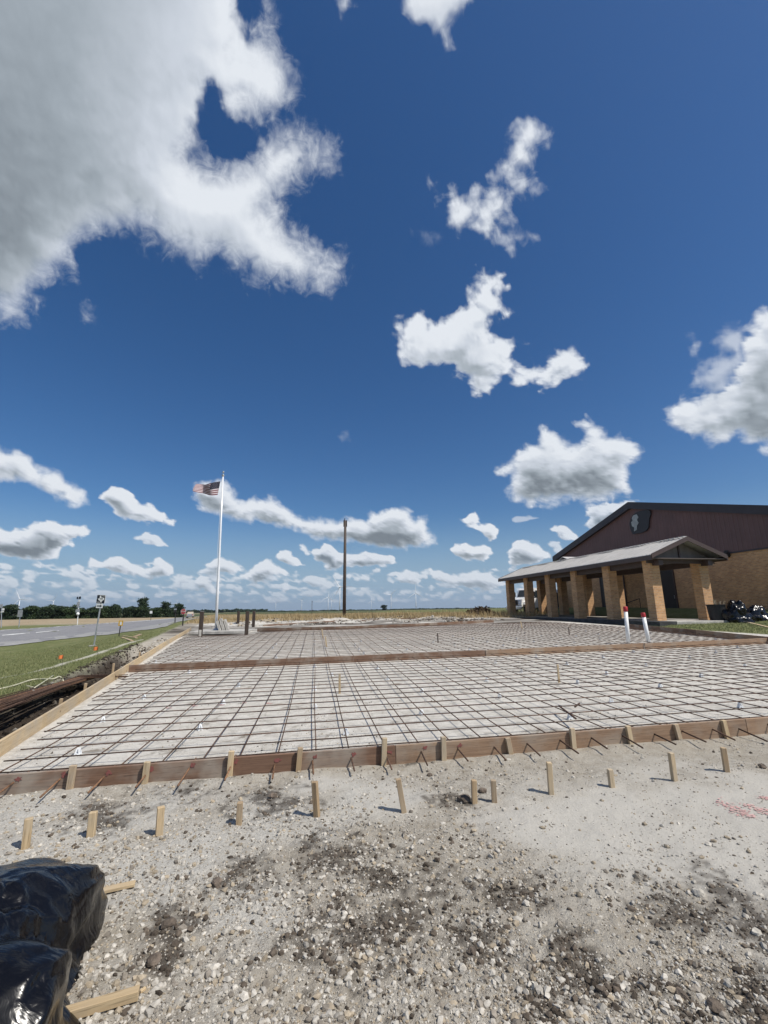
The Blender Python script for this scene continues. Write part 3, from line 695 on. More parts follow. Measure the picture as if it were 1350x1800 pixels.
def asphalt(name, c1, c2):
    m, n, l = new_mat(name); b = n.new('ShaderNodeBsdfPrincipled'); ou = n.new('ShaderNodeOutputMaterial'); l.new(b.outputs[0], ou.inputs['Surface'])
    tc = n.new('ShaderNodeTexCoord'); v = tc.outputs['Object']
    c = ramp(n, l, noise(n, l, v, .5, 6, .65, .5), [(.3, c1), (.7, c2)])
    c = mixc(n, l, mapr(n, l, noise(n, l, v, 40, 3, .6), .4, .7, 0, .4), c, tuple(t * .6 for t in c1))
    l.new(c, b.inputs['Base Color']); b.inputs['Roughness'].default_value = .88
    bp = n.new('ShaderNodeBump'); bp.inputs['Strength'].default_value = .3; bp.inputs['Distance'].default_value = .01; l.new(noise(n, l, v, 60, 3, .6), bp.inputs['Height']); l.new(bp.outputs[0], b.inputs['Normal'])
    return m
M['asphalt'] = asphalt('road_asphalt', (.185, .182, .187), (.265, .26, .26)); M['asphalt2'] = asphalt('worn_apron_asphalt', (.25, .245, .235), (.34, .335, .32))
M['roadpaint'] = P('road_paint', (.72, .72, .68), .7, 0, .2, 6)
def gp(lst): return [at_pix(x, y)[:2] for x, y in lst]
near_edge = gp([(-480,1205),(-190,1163),(-90,1149),(0,1137),(60,1130),(110,1124),(165,1117.5),(215,1112.5),(262,1107.5),(290,1102.5),(318,1092.5),(365,1085)])
far_edge = gp([(-480,1143),(-190,1122),(-90,1115),(0,1108),(60,1104.5),(110,1101),(165,1097),(215,1093.5),(262,1090),(290,1087.8),(318,1085.5),(365,1082)])
struct(link('road', sheet('road', near_edge, far_edge, M['asphalt'], .03)))
def mixl(a, b, t): return [p * (1 - t) + q * t for p, q in zip(np.array(a), np.array(b))]
shoulder_in = mixl(near_edge, far_edge, .16)
struct(link('road_shoulder', sheet('road_shoulder', near_edge, shoulder_in, M['asphalt2'], .036, nacross=3)))
ln = mixl(near_edge, far_edge, .93); l2 = mixl(near_edge, far_edge, .955)
struct(link('edge_line', sheet('edge_line', ln, l2, M['roadpaint'], .040, nacross=2)))
c0 = mixl(near_edge, far_edge, .47); c1 = mixl(near_edge, far_edge, .50)
for i in range(0, 5):
    seg = lambda c, a, b: [np.array(c[i]) * (1 - t) + np.array(c[i + 1]) * t for t in (a, b)]
    struct(link('lane_dash', sheet('lane_dash', seg(c0, .05, .85), seg(c1, .05, .85), M['roadpaint'], .040, 8, 2)))

# ------------------------------------------------------------------ formwork
def padpt(u, v, dz=0.0):
    x, y = uv(u, v); return Vector((x, y, pad(x, y) + dz))
def form(label, a, b, mat, group, h=.19, w=.038, sink=.02, out=0.0):
    a = Vector(a); b = Vector(b)
    o = beam('form_board', a + Vector((0, 0, h / 2 - sink)), b + Vector((0, 0, h / 2 - sink)), w, h, M[mat])
    FORMS[o.name] = o.matrix_basis.copy()
    return tag(o, label, 'form board', group)
FORMS = {}
VF = 4.885 + .019
FB = 'wooden form boards round the slab'
fb1 = form('dark stained front form board with pink paint dabs, left part of the nearest edge', padpt(-3.4, VF), padpt(.86, VF), 'formdark', FB)
fb2 = form('paler brown front form board, right part of the nearest edge', padpt(.864, VF), padpt(5.05, VF, .004), 'formmid', FB)
form('short end of the nearest form board running out of the picture on the right', padpt(5.054, VF, .004), padpt(8.6, VF, .004), 'formmid', FB)
lp = [at_pix(-70, 1375), at_pix(70, 1283), at_pix(212, 1188), at_pix(286, 1138), at_pix(335, 1108)]
lp = [Vector((p[0], p[1], pad(p[0], p[1]))) for p in lp]
for a, b, lab in zip(lp[:-1], lp[1:], ['clean pine form board along the grass side, nearest piece', 'clean pine form board along the grass side, between rebar bundle and dark cross board', 'clean pine form board along the grass side, just past the dark cross board', 'clean pine form board along the grass side, farthest piece near the flagpole']):
    d = (b - a).normalized() * .003; form(lab, a + d, b - d, 'pine', FB, h=.2)
VM = 12.66
for i, (u0, u1, m_, lab) in enumerate([(-4.62, 1.1, 'formdark', 'dark brown board dividing the rebar bays, left end at the pine edge'), (1.105, 4.9, 'formdark', 'dark brown board dividing the rebar bays, second piece from the left'), (4.905, 10.0, 'formmid', 'brown board dividing the rebar bays, piece left of the white pipes'), (10.005, 15.6, 'formmid', 'brown board dividing the rebar bays, right piece behind which the white pipes stand')]):
    form(lab, padpt(u0, VM), padpt(u1, VM + .02 * i), m_, FB, h=.2)
def onpad(px, py):
    p = at_pix(px, py); return Vector((p[0], p[1], pad(p[0], p[1])))
bb = [onpad(452, 1111), onpad(590, 1107), onpad(730, 1101.5), onpad(868, 1094)]
for a, b, lab in zip(bb[:-1], bb[1:], ['far brown form board behind the rebar, piece beside the bollards', 'far brown form board behind the rebar, middle piece', 'far brown form board behind the rebar, piece towards the canopy']):
    d = (b - a).normalized() * .003; form(lab, a + d, b - d, 'formdark', FB, h=.2)
bb = [onpad(462, 1101), onpad(600, 1093), onpad(760, 1088)]
for a, b, lab in zip(bb[:-1], bb[1:], ['farthest thin form board in front of the rubble, left piece', 'farthest thin form board in front of the rubble, right piece']):
    d = (b - a).normalized() * .003; form(lab, a + d, b - d, 'formdark', FB, h=.14)
rb = [onpad(1100, 1104.5), onpad(1225, 1117), onpad(1372, 1134)]
for a, b, lab, m_ in zip(rb[:-1], rb[1:], ['dark damp form board below the lawn by the near column', 'brown form board below the lawn at the right edge of the picture'], ['formdark', 'formmid']):
    d = (b - a).normalized() * .003; form(lab, a + d, b - d, m_, FB, h=.24)

# ------------------------------------------------------------------ reinforcing bars
S_ = .381; U0, V0 = .0296, 5.59
def u_left(v): return -3.40 - .178 * (v - 6.1) + .12
def u_right(v): return 15.35 if v < 21.4 else 15.5 - .12 * (v - 21.4)
def bar(parent, p0, p1, nseg, wob, sag, z, mat='rebar', r=.008, sides=5):
    p0 = np.array(p0); p1 = np.array(p1); L = np.linalg.norm(p1 - p0); d = (p1 - p0) / L; nrm = np.array([-d[1], d[0]])
    pts = []
    ph = random.uniform(0, 6.3); k = random.uniform(.5, 1.1)
    for i in range(nseg + 1):
        q = p0 + (p1 - p0) * i / nseg; s = L * i / nseg
        q = q + nrm * (wob * math.sin(s * k + ph) + random.uniform(-.3, .3) * wob)
        x, y = uv(*q); pts.append((x, y, pad(x, y) + z + sag * math.sin(s * 1.7 + ph * 2) + random.uniform(-.3, .3) * sag))
    o = Vector(pts[0]); org = parent.location
    return MB().tube([Vector(p) - org for p in pts], r, sides).build('rebar', M[mat], parent, smooth=True)
def mat_bay(label, v0, v1, jr, kr, seg, flagcut=False):
    x, y = uv(0, v0); t = thing('rebar_mat', label, 'rebar mat', (x, y, pad(x, y)), 0, 'tied mats of reinforcing bars')
    for j in jr:
        v = V0 + S_ * j
        if not (v0 + .08 < v < v1 - .08): continue
        ul = u_left(v) + random.uniform(0, .1); ur = u_right(v) - random.uniform(.05, .3)
        if flagcut and v > 24.6: ul = max(ul, -3.1 + random.uniform(0, .25))
        bar(t, (ul, v), (ur, v), seg, .006, .005, .093, r=.0072)
    for k in kr:
        u = U0 + S_ * k; a, b = v0 + .07, v1 - .07
        if u < u_left(a): a = max(a, 6.1 + (-3.28 - u) / .178)
        if u > u_right(b): b = min(b, 21.4 + (15.5 - u) / .12)
        if flagcut and -6.8 < u < -3.1: b = min(b, 24.4 + random.uniform(-.2, .2))
        if b - a < .8: continue
        bar(t, (u + random.uniform(-.02, .02), a), (u + random.uniform(-.02, .02), b), max(6, seg // 2), .009, .006, .079, r=.0072)
    return t
near_mat = mat_bay('rusty rebar grid on white base in the near bay behind the front board', VF, VM, range(-2, 20), range(-12, 40), 16)
far_mat = mat_bay('rusty rebar grid in the far bay behind the dark dividing board', VM, 27.4, range(18, 58), range(-18, 41), 18, True)
# a few offcut bars lying on the near mat
for (pa, pb, lab) in [((984,1256),(1014,1281),'loose rebar offcut lying aslant on the near grid'), ((1012,1258),(1020,1252),'loose short rebar offcut on the near grid beside the longer one')]:
    p0 = onpad(*pa) + Vector((0, 0, .115)); p1 = onpad(*pb) + Vector((0, 0, .118))
    tag(MB().tube([Vector((0, 0, 0)), p1 - p0], .012, 6).build('rebar_offcut', M['rebar'], None, p0), lab, 'rebar')
# dowels through the front board, with the paint that marks them
for k in range(-8, 15):
    u = U0 + S_ * k + random.uniform(-.02, .02) - .02
    if u < -3.2: continue
    zz = .105 + random.uniform(-.012, .012)
    a = padpt(u, VF + .20, zz + .01); b = padpt(u + random.uniform(-.02, .02), VF - random.uniform(.27, .36), zz - random.uniform(.035, .06))
    o = MB().tube([Vector((0, 0, 0)), (b - a) * .6, b - a], .0085, 6).build('rebar_dowel', M['rebar_rust' if k < 1 else 'rebar'], None, a, smooth=True)
    tag(o, 'short rebar dowel poking out through the front form board', 'rebar dowel', 'dowels through the front form board')
    board = fb1 if u < .84 else fb2
    if u < 1.6:
        pts = []
        for q in range(14):
            t = q / 14 * 6.283; rr = random.uniform(.008, .03); pts.append((math.cos(t) * rr * 1.25, math.sin(t) * rr))
        c = padpt(u + .035, VF - .0215, zz + .02)
        Mi = FORMS[board.name]
        loc = Mi.inverted() @ c
        MB().prism(pts, -.0012, .0012, 'y').build('paint_dab', M['dab'], board, loc)

# ------------------------------------------------------------------ stakes
def stake_mesh(w, d, L, tip=True):
    mb = MB(); mb.box((L / 2, 0, 0), (L, w, d), .003); return mb
def stake(px0, py0, px1, py1, w, mat, label, group, d=None, rz=0.0, bury=.18, yoff=0.0, dz=0.0, cat='stake', name='wooden_stake'):
    b = at_pix(px0, py0); b = np.array([b[0], b[1], tz(b[0], b[1])]); t = at_depth(px1, py1, b[1] + yoff)
    b = Vector(b); t = Vector(t); dr = (t - b).normalized(); L = (t - b).length + bury; d = d or w
    o = MB().box((0, 0, 0), (L, w, d), .003).build(name, M[mat])
    x = dr; y = Vector((math.cos(rz), math.sin(rz), 0)); y = (y - x * y.dot(x)).normalized(); z = x.cross(y)
    Mx = Matrix((x, y, z)).transposed().to_4x4(); Mx.translation = t - dr * L / 2; o.matrix_world = Mx
    return tag(o, label, cat, group)
G1 = 'stakes braced against the front form board'
for i, (x0, y0, x1, y1) in enumerate([(121,1396,129,1345),(253,1386,259,1339),(403,1367,407,1320),(524,1359,528,1314),(674,1344,676,1297),(780,1334,779,1295),(898,1327,892,1297),(1009,1320,1005,1280),(1110,1312,1103,1276),(1196,1305,1187,1273),(1279,1300,1271,1266)]):
    ords = ['leftmost', 'second from the left', 'third from the left', 'fourth from the left', 'fifth from the left', 'middle one', 'fifth from the right', 'fourth from the right', 'third from the right', 'second from the right', 'rightmost']
    u_ = None
    # stands right against the outer face of the board
    r = pix_ray(x0, y0); den = -r[0] * UY + r[1] * UX; t_ = (VF - .019 - .024) / den; b = EYE + r * t_
    b = Vector((b[0], b[1], pad(b[0], b[1]))); t = Vector(at_depth(x1, y1, b[1]))
    dr = (t - b).normalized(); L = (t - b).length + .15
    o = MB().box((0, 0, 0), (L, .052, .04), .003).build('wooden_stake', M['pine' if i % 3 else 'pine_old'])
    x = dr; y = Vector((UX, UY, 0)); y = (y - x * y.dot(x)).normalized(); z = x.cross(y)
    Mx = Matrix((x, y, z)).transposed().to_4x4(); Mx.translation = t - dr * L / 2; o.matrix_world = Mx
    tag(o, f'pine stake braced against the front form board, {ords[i]}', 'stake', G1)
for i, (x0, y0, x1, y1, lab) in enumerate([(66,1310,70,1284,'short stake behind the pine form board, nearest to the left edge'),(104,1250,108,1228,'short stake behind the pine form board, beside the rebar bundle'),(148,1222,151,1201,'short stake behind the pine form board, past the rebar bundle'),(197,1192,200,1166,'pale stake standing in the ditch behind the pine form board'),(244,1160,246,1146,'short stake behind the pine form board, farthest')]):
    r = pix_ray(x0, y0); P0_ = EYE + r * ((-.07 + 0) / 1 * 0 + 1); den = r[0] * LN[0] + r[1] * LN[1]; t_ = (.07 + LA @ LN) / den; b = Vector(EYE + r * t_)
    t = Vector(at_depth(x1, y1, b.y)); dr = (t - b).normalized(); L = (t - b).length + .35
    o = MB().box((0, 0, 0), (L, .05, .04), .003).build('wooden_stake', M['pine_old']); x = dr; y = Vector((LN[1], -LN[0], 0)); y = (y - x * y.dot(x)).normalized(); z = x.cross(y)
    Mx = Matrix((x, y, z)).transposed().to_4x4(); Mx.translation = t - dr * L / 2; o.matrix_world = Mx
    tag(o, lab, 'stake', 'stakes behind the pine form board')
G2 = 'loose row of stakes standing in the gravel'
FS = [(45,1489,51,1438),(160,1467,164,1427),(280,1463,283,1418),(420,1448,422,1410),(557,1437,553,1374),(710,1425,700,1369),(834,1413,833,1371),(869,1409,867,1371),(969,1397,965,1340),(1076,1385,1072,1352),(1186,1373,1179,1323),(1278,1358,1271,1314)]
lab2 = ['stubby pine stake in the gravel, nearest to the black bag', 'short pine stake leaning in white gravel, second from the black bag', 'short pine stake in white gravel, third from the black bag', 'short weathered stake in white gravel, fourth from the left', 'tall thin brown stake in the gravel, left of the leaning one', 'brown stake in the gravel leaning to the left', 'short stake of a close pair, the left one', 'short stake of a close pair, the right one', 'tall pale stake in the gravel right of the close pair', 'shortest stake in the gravel, between two tall ones', 'tall stake in smooth gravel, second from the right', 'rightmost stake in the smooth gravel']
for i, (q, lab) in enumerate(zip(FS, lab2)):
    stake(*q, .050 if i < 3 else .042, 'pine' if i in (0, 1, 2, 8, 9, 10) else 'pine_old', lab, G2, d=.04, rz=random.uniform(-.5, .6))
G3 = 'grade stakes standing in the rebar'
for i, (x0, y0, x1, y1, lab) in enumerate([(597,1219,597,1184,'thin pale grade stake standing in the near rebar bay, left one'),(983,1200,980,1168,'thin pale grade stake standing in the near rebar bay, right one'),(574,1137,572,1119,'reddish grade stake in the far rebar bay, nearer of two in line'),(568,1122,566,1106,'reddish grade stake in the far rebar bay, farther of two in line'),(770,1130,769,1113,'thin dark grade stake in the middle of the far rebar bay'),(918,1106,915,1092,'thin grade stake in the far rebar bay in front of the canopy'),(1001,1116,999,1103,'short grade stake right of the middle of the far rebar bay')]):
    stake(x0, y0, x1, y1, .04 if i < 2 else .05, 'pine' if i in (0, 1, 2, 3, 5) else 'polewood', lab, G3, d=.02, rz=0.1, cat='grade stake', name='grade_stake')
# white pipes with red caps
for (x0, y0, x1, y1, lab) in [(1105, 1131, 1099, 1066, 'white plastic pipe with red cap standing in the slab, left and taller'), (1141, 1131, 1130, 1077, 'white plastic pipe with red cap standing in the slab, right and leaning')]:
    b = onpad(x0, y0 + 1); t = Vector(at_depth(x1, y1, b[1])); th_ = thing('capped_pipe', lab, 'pipe', b, 0, 'capped pipes by the dividing board')
    d = t - b; MB().tube([-d.normalized() * .1, d * .86], .062, 16).build('pipe', M['pvc'], th_, smooth=True)
    MB().tube([d * .86, d * .875, d * .985, d], [.067, .072, .071, .06], 16).build('cap', M['redcap'], th_, smooth=True)
# white plastic chairs that hold the bars up
cm = MB(); H_ = .075
for q in range(4):
    t = q * math.pi / 2 + .78; c, s = math.cos(t), math.sin(t)
    cm.tube([(c * .036, s * .036, 0), (c * .010, s * .010, H_)], .0095, 4)
cm.box((0, 0, H_ - .008), (.032, .032, .02), .004); cm.lathe([(.036, .01), (.036, .02), (.028, .02)], 8)
chair_me = cm.mesh('rebar_chair', M['chair'])
for j in range(0, 58, 4):
    for k in range(-16, 40, 4):
        jj = j + 1 + (2 if (k // 4) % 2 else 0); v = V0 + S_ * jj + random.uniform(-.05, .05); u = U0 + S_ * (k + random.choice([0, 0, 1])) + .02
        if u < u_left(v) + .1 or u > u_right(v) - .1 or v > 20 or abs(v - VM) < .2 or v < 5.2: continue
        if u / max(v, .1) > 1.22 or u / v < -.62: continue
        p = padpt(u, v)
        o = link('rebar_chair', chair_me, None, (p.x, p.y, tz(p.x, p.y) - .003), (0, 0, random.uniform(0, 3)))
        tag(o, 'small white plastic rebar chair under the bars', 'rebar chair', 'white chairs holding up the rebar')

# ------------------------------------------------------------------ gravel
def scatter_stones(name, XY, rad, tint, big, flat=.75, seed=1, sink=.12):
    g = np.random.default_rng(seed)
    if big:
        bm = bmesh.new(); bmesh.ops.create_icosphere(bm, subdivisions=1, radius=1.0)
        BV = np.array([v.co[:] for v in bm.verts]); BF = np.array([[v.index for v in f.verts] for f in bm.faces]); bm.free()
    else:
        BV = np.array([[1,0,0],[-1,0,0],[0,1,0],[0,-1,0],[0,0,1],[0,0,-1]], float); BF = np.array([[0,2,4],[2,1,4],[1,3,4],[3,0,4],[2,0,5],[1,2,5],[3,1,5],[0,3,5]])
    n = len(XY); nv = len(BV)
    V = BV[None] * (1 + g.uniform(-.32, .32, (n, nv, 1)))
    V = V * np.stack([g.uniform(.75, 1.35, n), g.uniform(.7, 1.1, n), g.uniform(.55, .95, n) * flat / .75], -1)[:, None]
    t = g.uniform(0, 6.28, n); p = g.uniform(-.5, .5, n)
    c, s = np.cos(p), np.sin(p); y = V[..., 1] * c[:, None] - V[..., 2] * s[:, None]; z = V[..., 1] * s[:, None] + V[..., 2] * c[:, None]; V = np.stack([V[..., 0], y, z], -1)
    c, s = np.cos(t), np.sin(t); x = V[..., 0] * c[:, None] - V[..., 1] * s[:, None]; y = V[..., 0] * s[:, None] + V[..., 1] * c[:, None]; V = np.stack([x, y, V[..., 2]], -1)
    V = V * rad[:, None, None]
    zz = terrain(XY[:, 0], XY[:, 1]) + rad * sink
    V = V + np.concatenate([XY, zz[:, None]], 1)[:, None]
    F = (BF[None] + (np.arange(n) * nv)[:, None, None]).reshape(-1, 3)
    me = np_mesh(name, V.reshape(-1, 3), F, {'tint': np.repeat(tint, nv, 0)}, False)
    me.materials.append(M['stone']); return struct(link(name, me), 'stuff')
def cast_plane(px, py):
    dx = (px - CX) / FPX; dy = (py - CY) / FPX
    D = _f[None] + _r[None] * dx[:, None] - _u[None] * dy[:, None]
    t = (0.06 - EYE[2]) / D[:, 2]; return (EYE[None] + D * t[:, None])[:, :2]
def stone_tints(n, dk, g):
    base = np.array([.50, .468, .41]) * g.uniform(.72, 1.15, (n, 1)); tan = np.array([.41, .345, .255]) * g.uniform(.7, 1.1, (n, 1))
    grey = np.array([.27, .24, .20]) * g.uniform(.7, 1.2, (n, 1)); dark = np.array([.105, .085, .066]) * g.uniform(.5, 1.4, (n, 1))
    u = g.random((n, 1)); t = np.where(u < .62, base, np.where(u < .82, tan, grey))
    return np.where(g.random((n, 1)) < dk[:, None], dark, t)
g = np.random.default_rng(5)
def gravel_points(N, ymin, ymax):
    px = g.uniform(-140, 1490, N); py = ymin + (ymax - ymin) * g.random(N) ** .9
    XY = cast_plane(px, py); v = -XY[:, 0] * UY + XY[:, 1] * UX
    zn = zones(XY[:, 0], XY[:, 1])
    cl = fbm(XY[:, 0] * 1.6 + 3, XY[:, 1] * 1.6, None, 3)
    left = 1 - sstep(-.3, 1.6, XY[:, 0] + .3 * (3 - XY[:, 1]))
    bl_ = 1 - .6 * (1 - sstep(2.2, 3.2, XY[:, 1])) * (1 - sstep(-.2, .8, XY[:, 0]))
    keep = (v < VF - .07) & (g.random(N) < bl_) & (g.random(N) < np.clip((.55 + 1.3 * cl + .35 * left) * (1 - .70 * zn['smooth']) + .35 * zn['dark'], .10, 1))
    return XY[keep], zn['dark'][keep], left[keep]
XY, dk, lf = gravel_points(60000, 1290, 1900)
scatter_stones('fine_gravel', XY, .0028 + .0050 * g.random(len(XY)) ** 2, stone_tints(len(XY), np.clip(.05 + .6 * dk, 0, 1), g), False, seed=2)
XY, dk, lf = gravel_points(30000, 1300, 1900)
rr = .0042 * (1 - g.random(len(XY)) * .955) ** -.56 * (1 + .30 * lf)
scatter_stones('coarse_gravel', XY, np.minimum(rr, .018), stone_tints(len(XY), np.clip(.07 + .75 * dk, 0, 1), g), True, seed=3)
# small litter of stones on the slab base
N = 9000; px = g.uniform(-60, 1400, N); py = 1100 + 280 * g.random(N) ** .6; XY = cast_plane(px, py)
vv = -XY[:, 0] * UY + XY[:, 1] * UX; k = (vv > VF + .05) & (vv < 27) & (left_w(XY[:, 0], XY[:, 1]) < -.1) & (fbm(XY[:, 0] * .7, XY[:, 1] * .7, None, 3) > -.02)
XY = XY[k]; scatter_stones('slab_base_litter', XY, .004 + .012 * g.random(len(XY)) ** 3, stone_tints(len(XY), np.full(len(XY), .22), g), False, seed=4)
# chalk rubble and clods along the ditch and the far heaps
def along_left(n, w0, w1, s0, s1, pw=1.0):
    s = s0 + (s1 - s0) * g.random(n) ** pw; w = w0 + (w1 - w0) * g.random(n); d = np.array([-.328, .945])
    return LA[None] + d[None] * s[:, None] + LN[None] * w[:, None]
XY = np.concatenate([along_left(700, .05, .6, -1.5, 4.0), along_left(1300, .05, .9, 10, 19), along_left(2200, .3, 1.5, 0, 16)])
rr = np.minimum(.016 * (1 - g.random(len(XY)) * .95) ** -.5, .075)
wch = np.concatenate([np.full(700, .15), np.full(1300, .12), np.full(2200, .93)])
tn = stone_tints(len(XY), wch, g); tn[2000:] *= .5
scatter_stones('ditch_rubble', XY, rr, tn, True, seed=6)
xs = g.uniform(-13, 9, 2600); ys = 33.5 + 9 * g.random(2600) + .0 * xs; k = fbm(xs * .3 + 5, ys * .45, None, 4) > -.12
XY = np.stack([xs, ys], -1)[k]
scatter_stones('far_rubble_bank', XY, np.minimum(.035 * (1 - g.random(len(XY)) * .95) ** -.5, .2), stone_tints(len(XY), np.full(len(XY), .25), g), True, seed=7)

# larger rocks and clods one can pick out
def rock(label, px, py, r, mat, group, squash=.7):
    p = at_pix(px, py); bm = bmesh.new(); bmesh.ops.create_icosphere(bm, subdivisions=2, radius=1.0)
    o3 = Vector((random.uniform(0, 50), random.uniform(0, 50), random.uniform(0, 50)))
    V = np.array([v.co[:] for v in bm.verts]); q = V * 1.1 + np.array(o3)
    d = 1 + .5 * fbm(q[:, 0], q[:, 1], q[:, 2], 3) + .12 * g.normal(size=len(V)) * .5
    for v, k in zip(bm.verts, d): v.co = Vector((v.co.x * k * 1.15, v.co.y * k, v.co.z * k * squash)) * r
    me = bpy.data.meshes.new('rock'); bm.to_mesh(me); bm.free(); me.materials.append(M[mat])
    o = link('rock' if mat == 'rock' else 'soil_clod', me, None, (p[0], p[1], tz(p[0], p[1]) + r * squash * .45), (0, 0, random.uniform(0, 6)))
    return tag(o, label, 'rock' if mat == 'rock' else 'clod', group)
RG = 'larger rocks and clods lying in the gravel'
for px, py, r, mt, lab in [(1229,1572,.045,'rock','angular tan rock alone on smooth gravel near the right edge'),(755,1360,.035,'clod','small grey lump close in front of the front form board'),(815,1408,.075,'clod','dark crumbly clod at the foot of the close pair of stakes'),(848,1392,.05,'clod','dark clod between the two stakes of the close pair'),(606,1608,.022,'rock','pale blue-grey pebble in the middle of the foreground'),(296,1628,.05,'clod','dark clod right of the black bag'),(270,1690,.045,'clod','dark clod below the larger one right of the black bag'),(380,1555,.05,'clod','rounded grey clod in the left foreground'),(925,1588,.028,'rock','pale angular stone near a dark gravel patch'),(1195,1745,.035,'clod','dark clod near the bottom right corner'),(1257,1768,.04,'clod','larger dark clod near the bottom right corner'),(830,1670,.032,'clod','round grey stone beside the dark gravel streak'),(875,1720,.024,'rock','pale stone left of the dark gravel at the bottom'),(1330,1640,.03,'rock','white flat stone at the right edge'),(1340,1350,.05,'clod','dark clod right of the rightmost stake'),(540,1320,.0,'rock',''),(480,1405,.045,'clod','crumbled dark clod between two short stakes')]:
    if r > 0: rock(lab, px, py, r * .68, mt, RG)

# pink survey paint on the gravel
def paint_patch(pts_px, label):
    XY = np.array([at_pix(x, y)[:2] for x, y in pts_px]); mb = MB(); o0 = Vector((XY[0][0], XY[0][1], 0))
    for i in range(int(len(XY) - 1)):
        for q in range(90):
            t = random.random(); c = XY[i] * (1 - t) + XY[i + 1] * t + np.array([random.gauss(0, .028), random.gauss(0, .022)]); r = random.uniform(.002, .0085)
            ring = []
            for a in range(7):
                th = a / 7 * 6.283; rr = r * random.uniform(.6, 1.3); x, y = c[0] + math.cos(th) * rr * 1.3, c[1] + math.sin(th) * rr
                ring.append((x - o0.x, y - o0.y, tz(x, y) + .003 + .00005 * q))
            mb.add(ring, [tuple(range(7))])
    o = mb.build('paint_mark', M['pink'], None, o0); tag(o, label, 'paint mark', 'pink survey paint on the gravel')
paint_patch([(1264,1411),(1296,1428),(1325,1441)], 'pink sprayed line on smooth gravel, lower left stroke')
paint_patch([(1312,1419),(1350,1434)], 'pink sprayed line on smooth gravel, middle stroke')
paint_patch([(1340,1405),(1362,1409)], 'pink sprayed line on gravel at the right edge')
# pink crosses on the near slab base
for i, (x, y) in enumerate([(248,1249),(296,1245),(388,1240),(428,1236),(474,1237),(343,1241)]):
    p = at_pix(x, y); mb = MB()
    for q in range(8):
        a = random.uniform(-.04, .04); b = random.uniform(-.05, .05) if q % 2 else 0; ring = []
        for k_ in range(6):
            th = k_ / 6 * 6.283; X, Y = a + math.cos(th) * .028, b + math.sin(th) * .016; ring.append((X, Y, tz(p[0] + X, p[1] + Y) - tz(p[0], p[1]) + .005 + .0003 * q))
        mb.add(ring, [tuple(range(6))])
    tag(mb.build('paint_mark', M['pink'], None, (p[0], p[1], tz(p[0], p[1]))), 'small pink paint tick on the white base under the near rebar', 'paint mark', 'pink ticks under the near rebar')

# ------------------------------------------------------------------ black plastic heap and lumber scraps beside it
def plastic_mat():
    m, n, l = new_mat('black_plastic_film'); b = n.new('ShaderNodeBsdfPrincipled'); ou = n.new('ShaderNodeOutputMaterial'); l.new(b.outputs[0], ou.inputs['Surface'])
    b.inputs['Base Color'].default_value = (.004, .004, .005, 1); b.inputs['Specular IOR Level'].default_value = .4
    tc = n.new('ShaderNodeTexCoord'); l.new(mapr(n, l, noise(n, l, tc.outputs['Object'], 7, 4, .6), .3, .7, .13, .30), b.inputs['Roughness'])
    mp = n.new('ShaderNodeMapping'); mp.inputs['Scale'].default_value = (1, 2.6, 1.3); mp.inputs['Rotation'].default_value = (.3, .2, .6); l.new(tc.outputs['Object'], mp.inputs[0])
    bp = n.new('ShaderNodeBump'); bp.inputs['Strength'].default_value = .22; bp.inputs['Distance'].default_value = .02; l.new(noise(n, l, mp.outputs[0], 9.0, 3, .45, 1.3), bp.inputs['Height']); l.new(bp.outputs[0], b.inputs['Normal'])
    return m
M['film'] = plastic_mat()
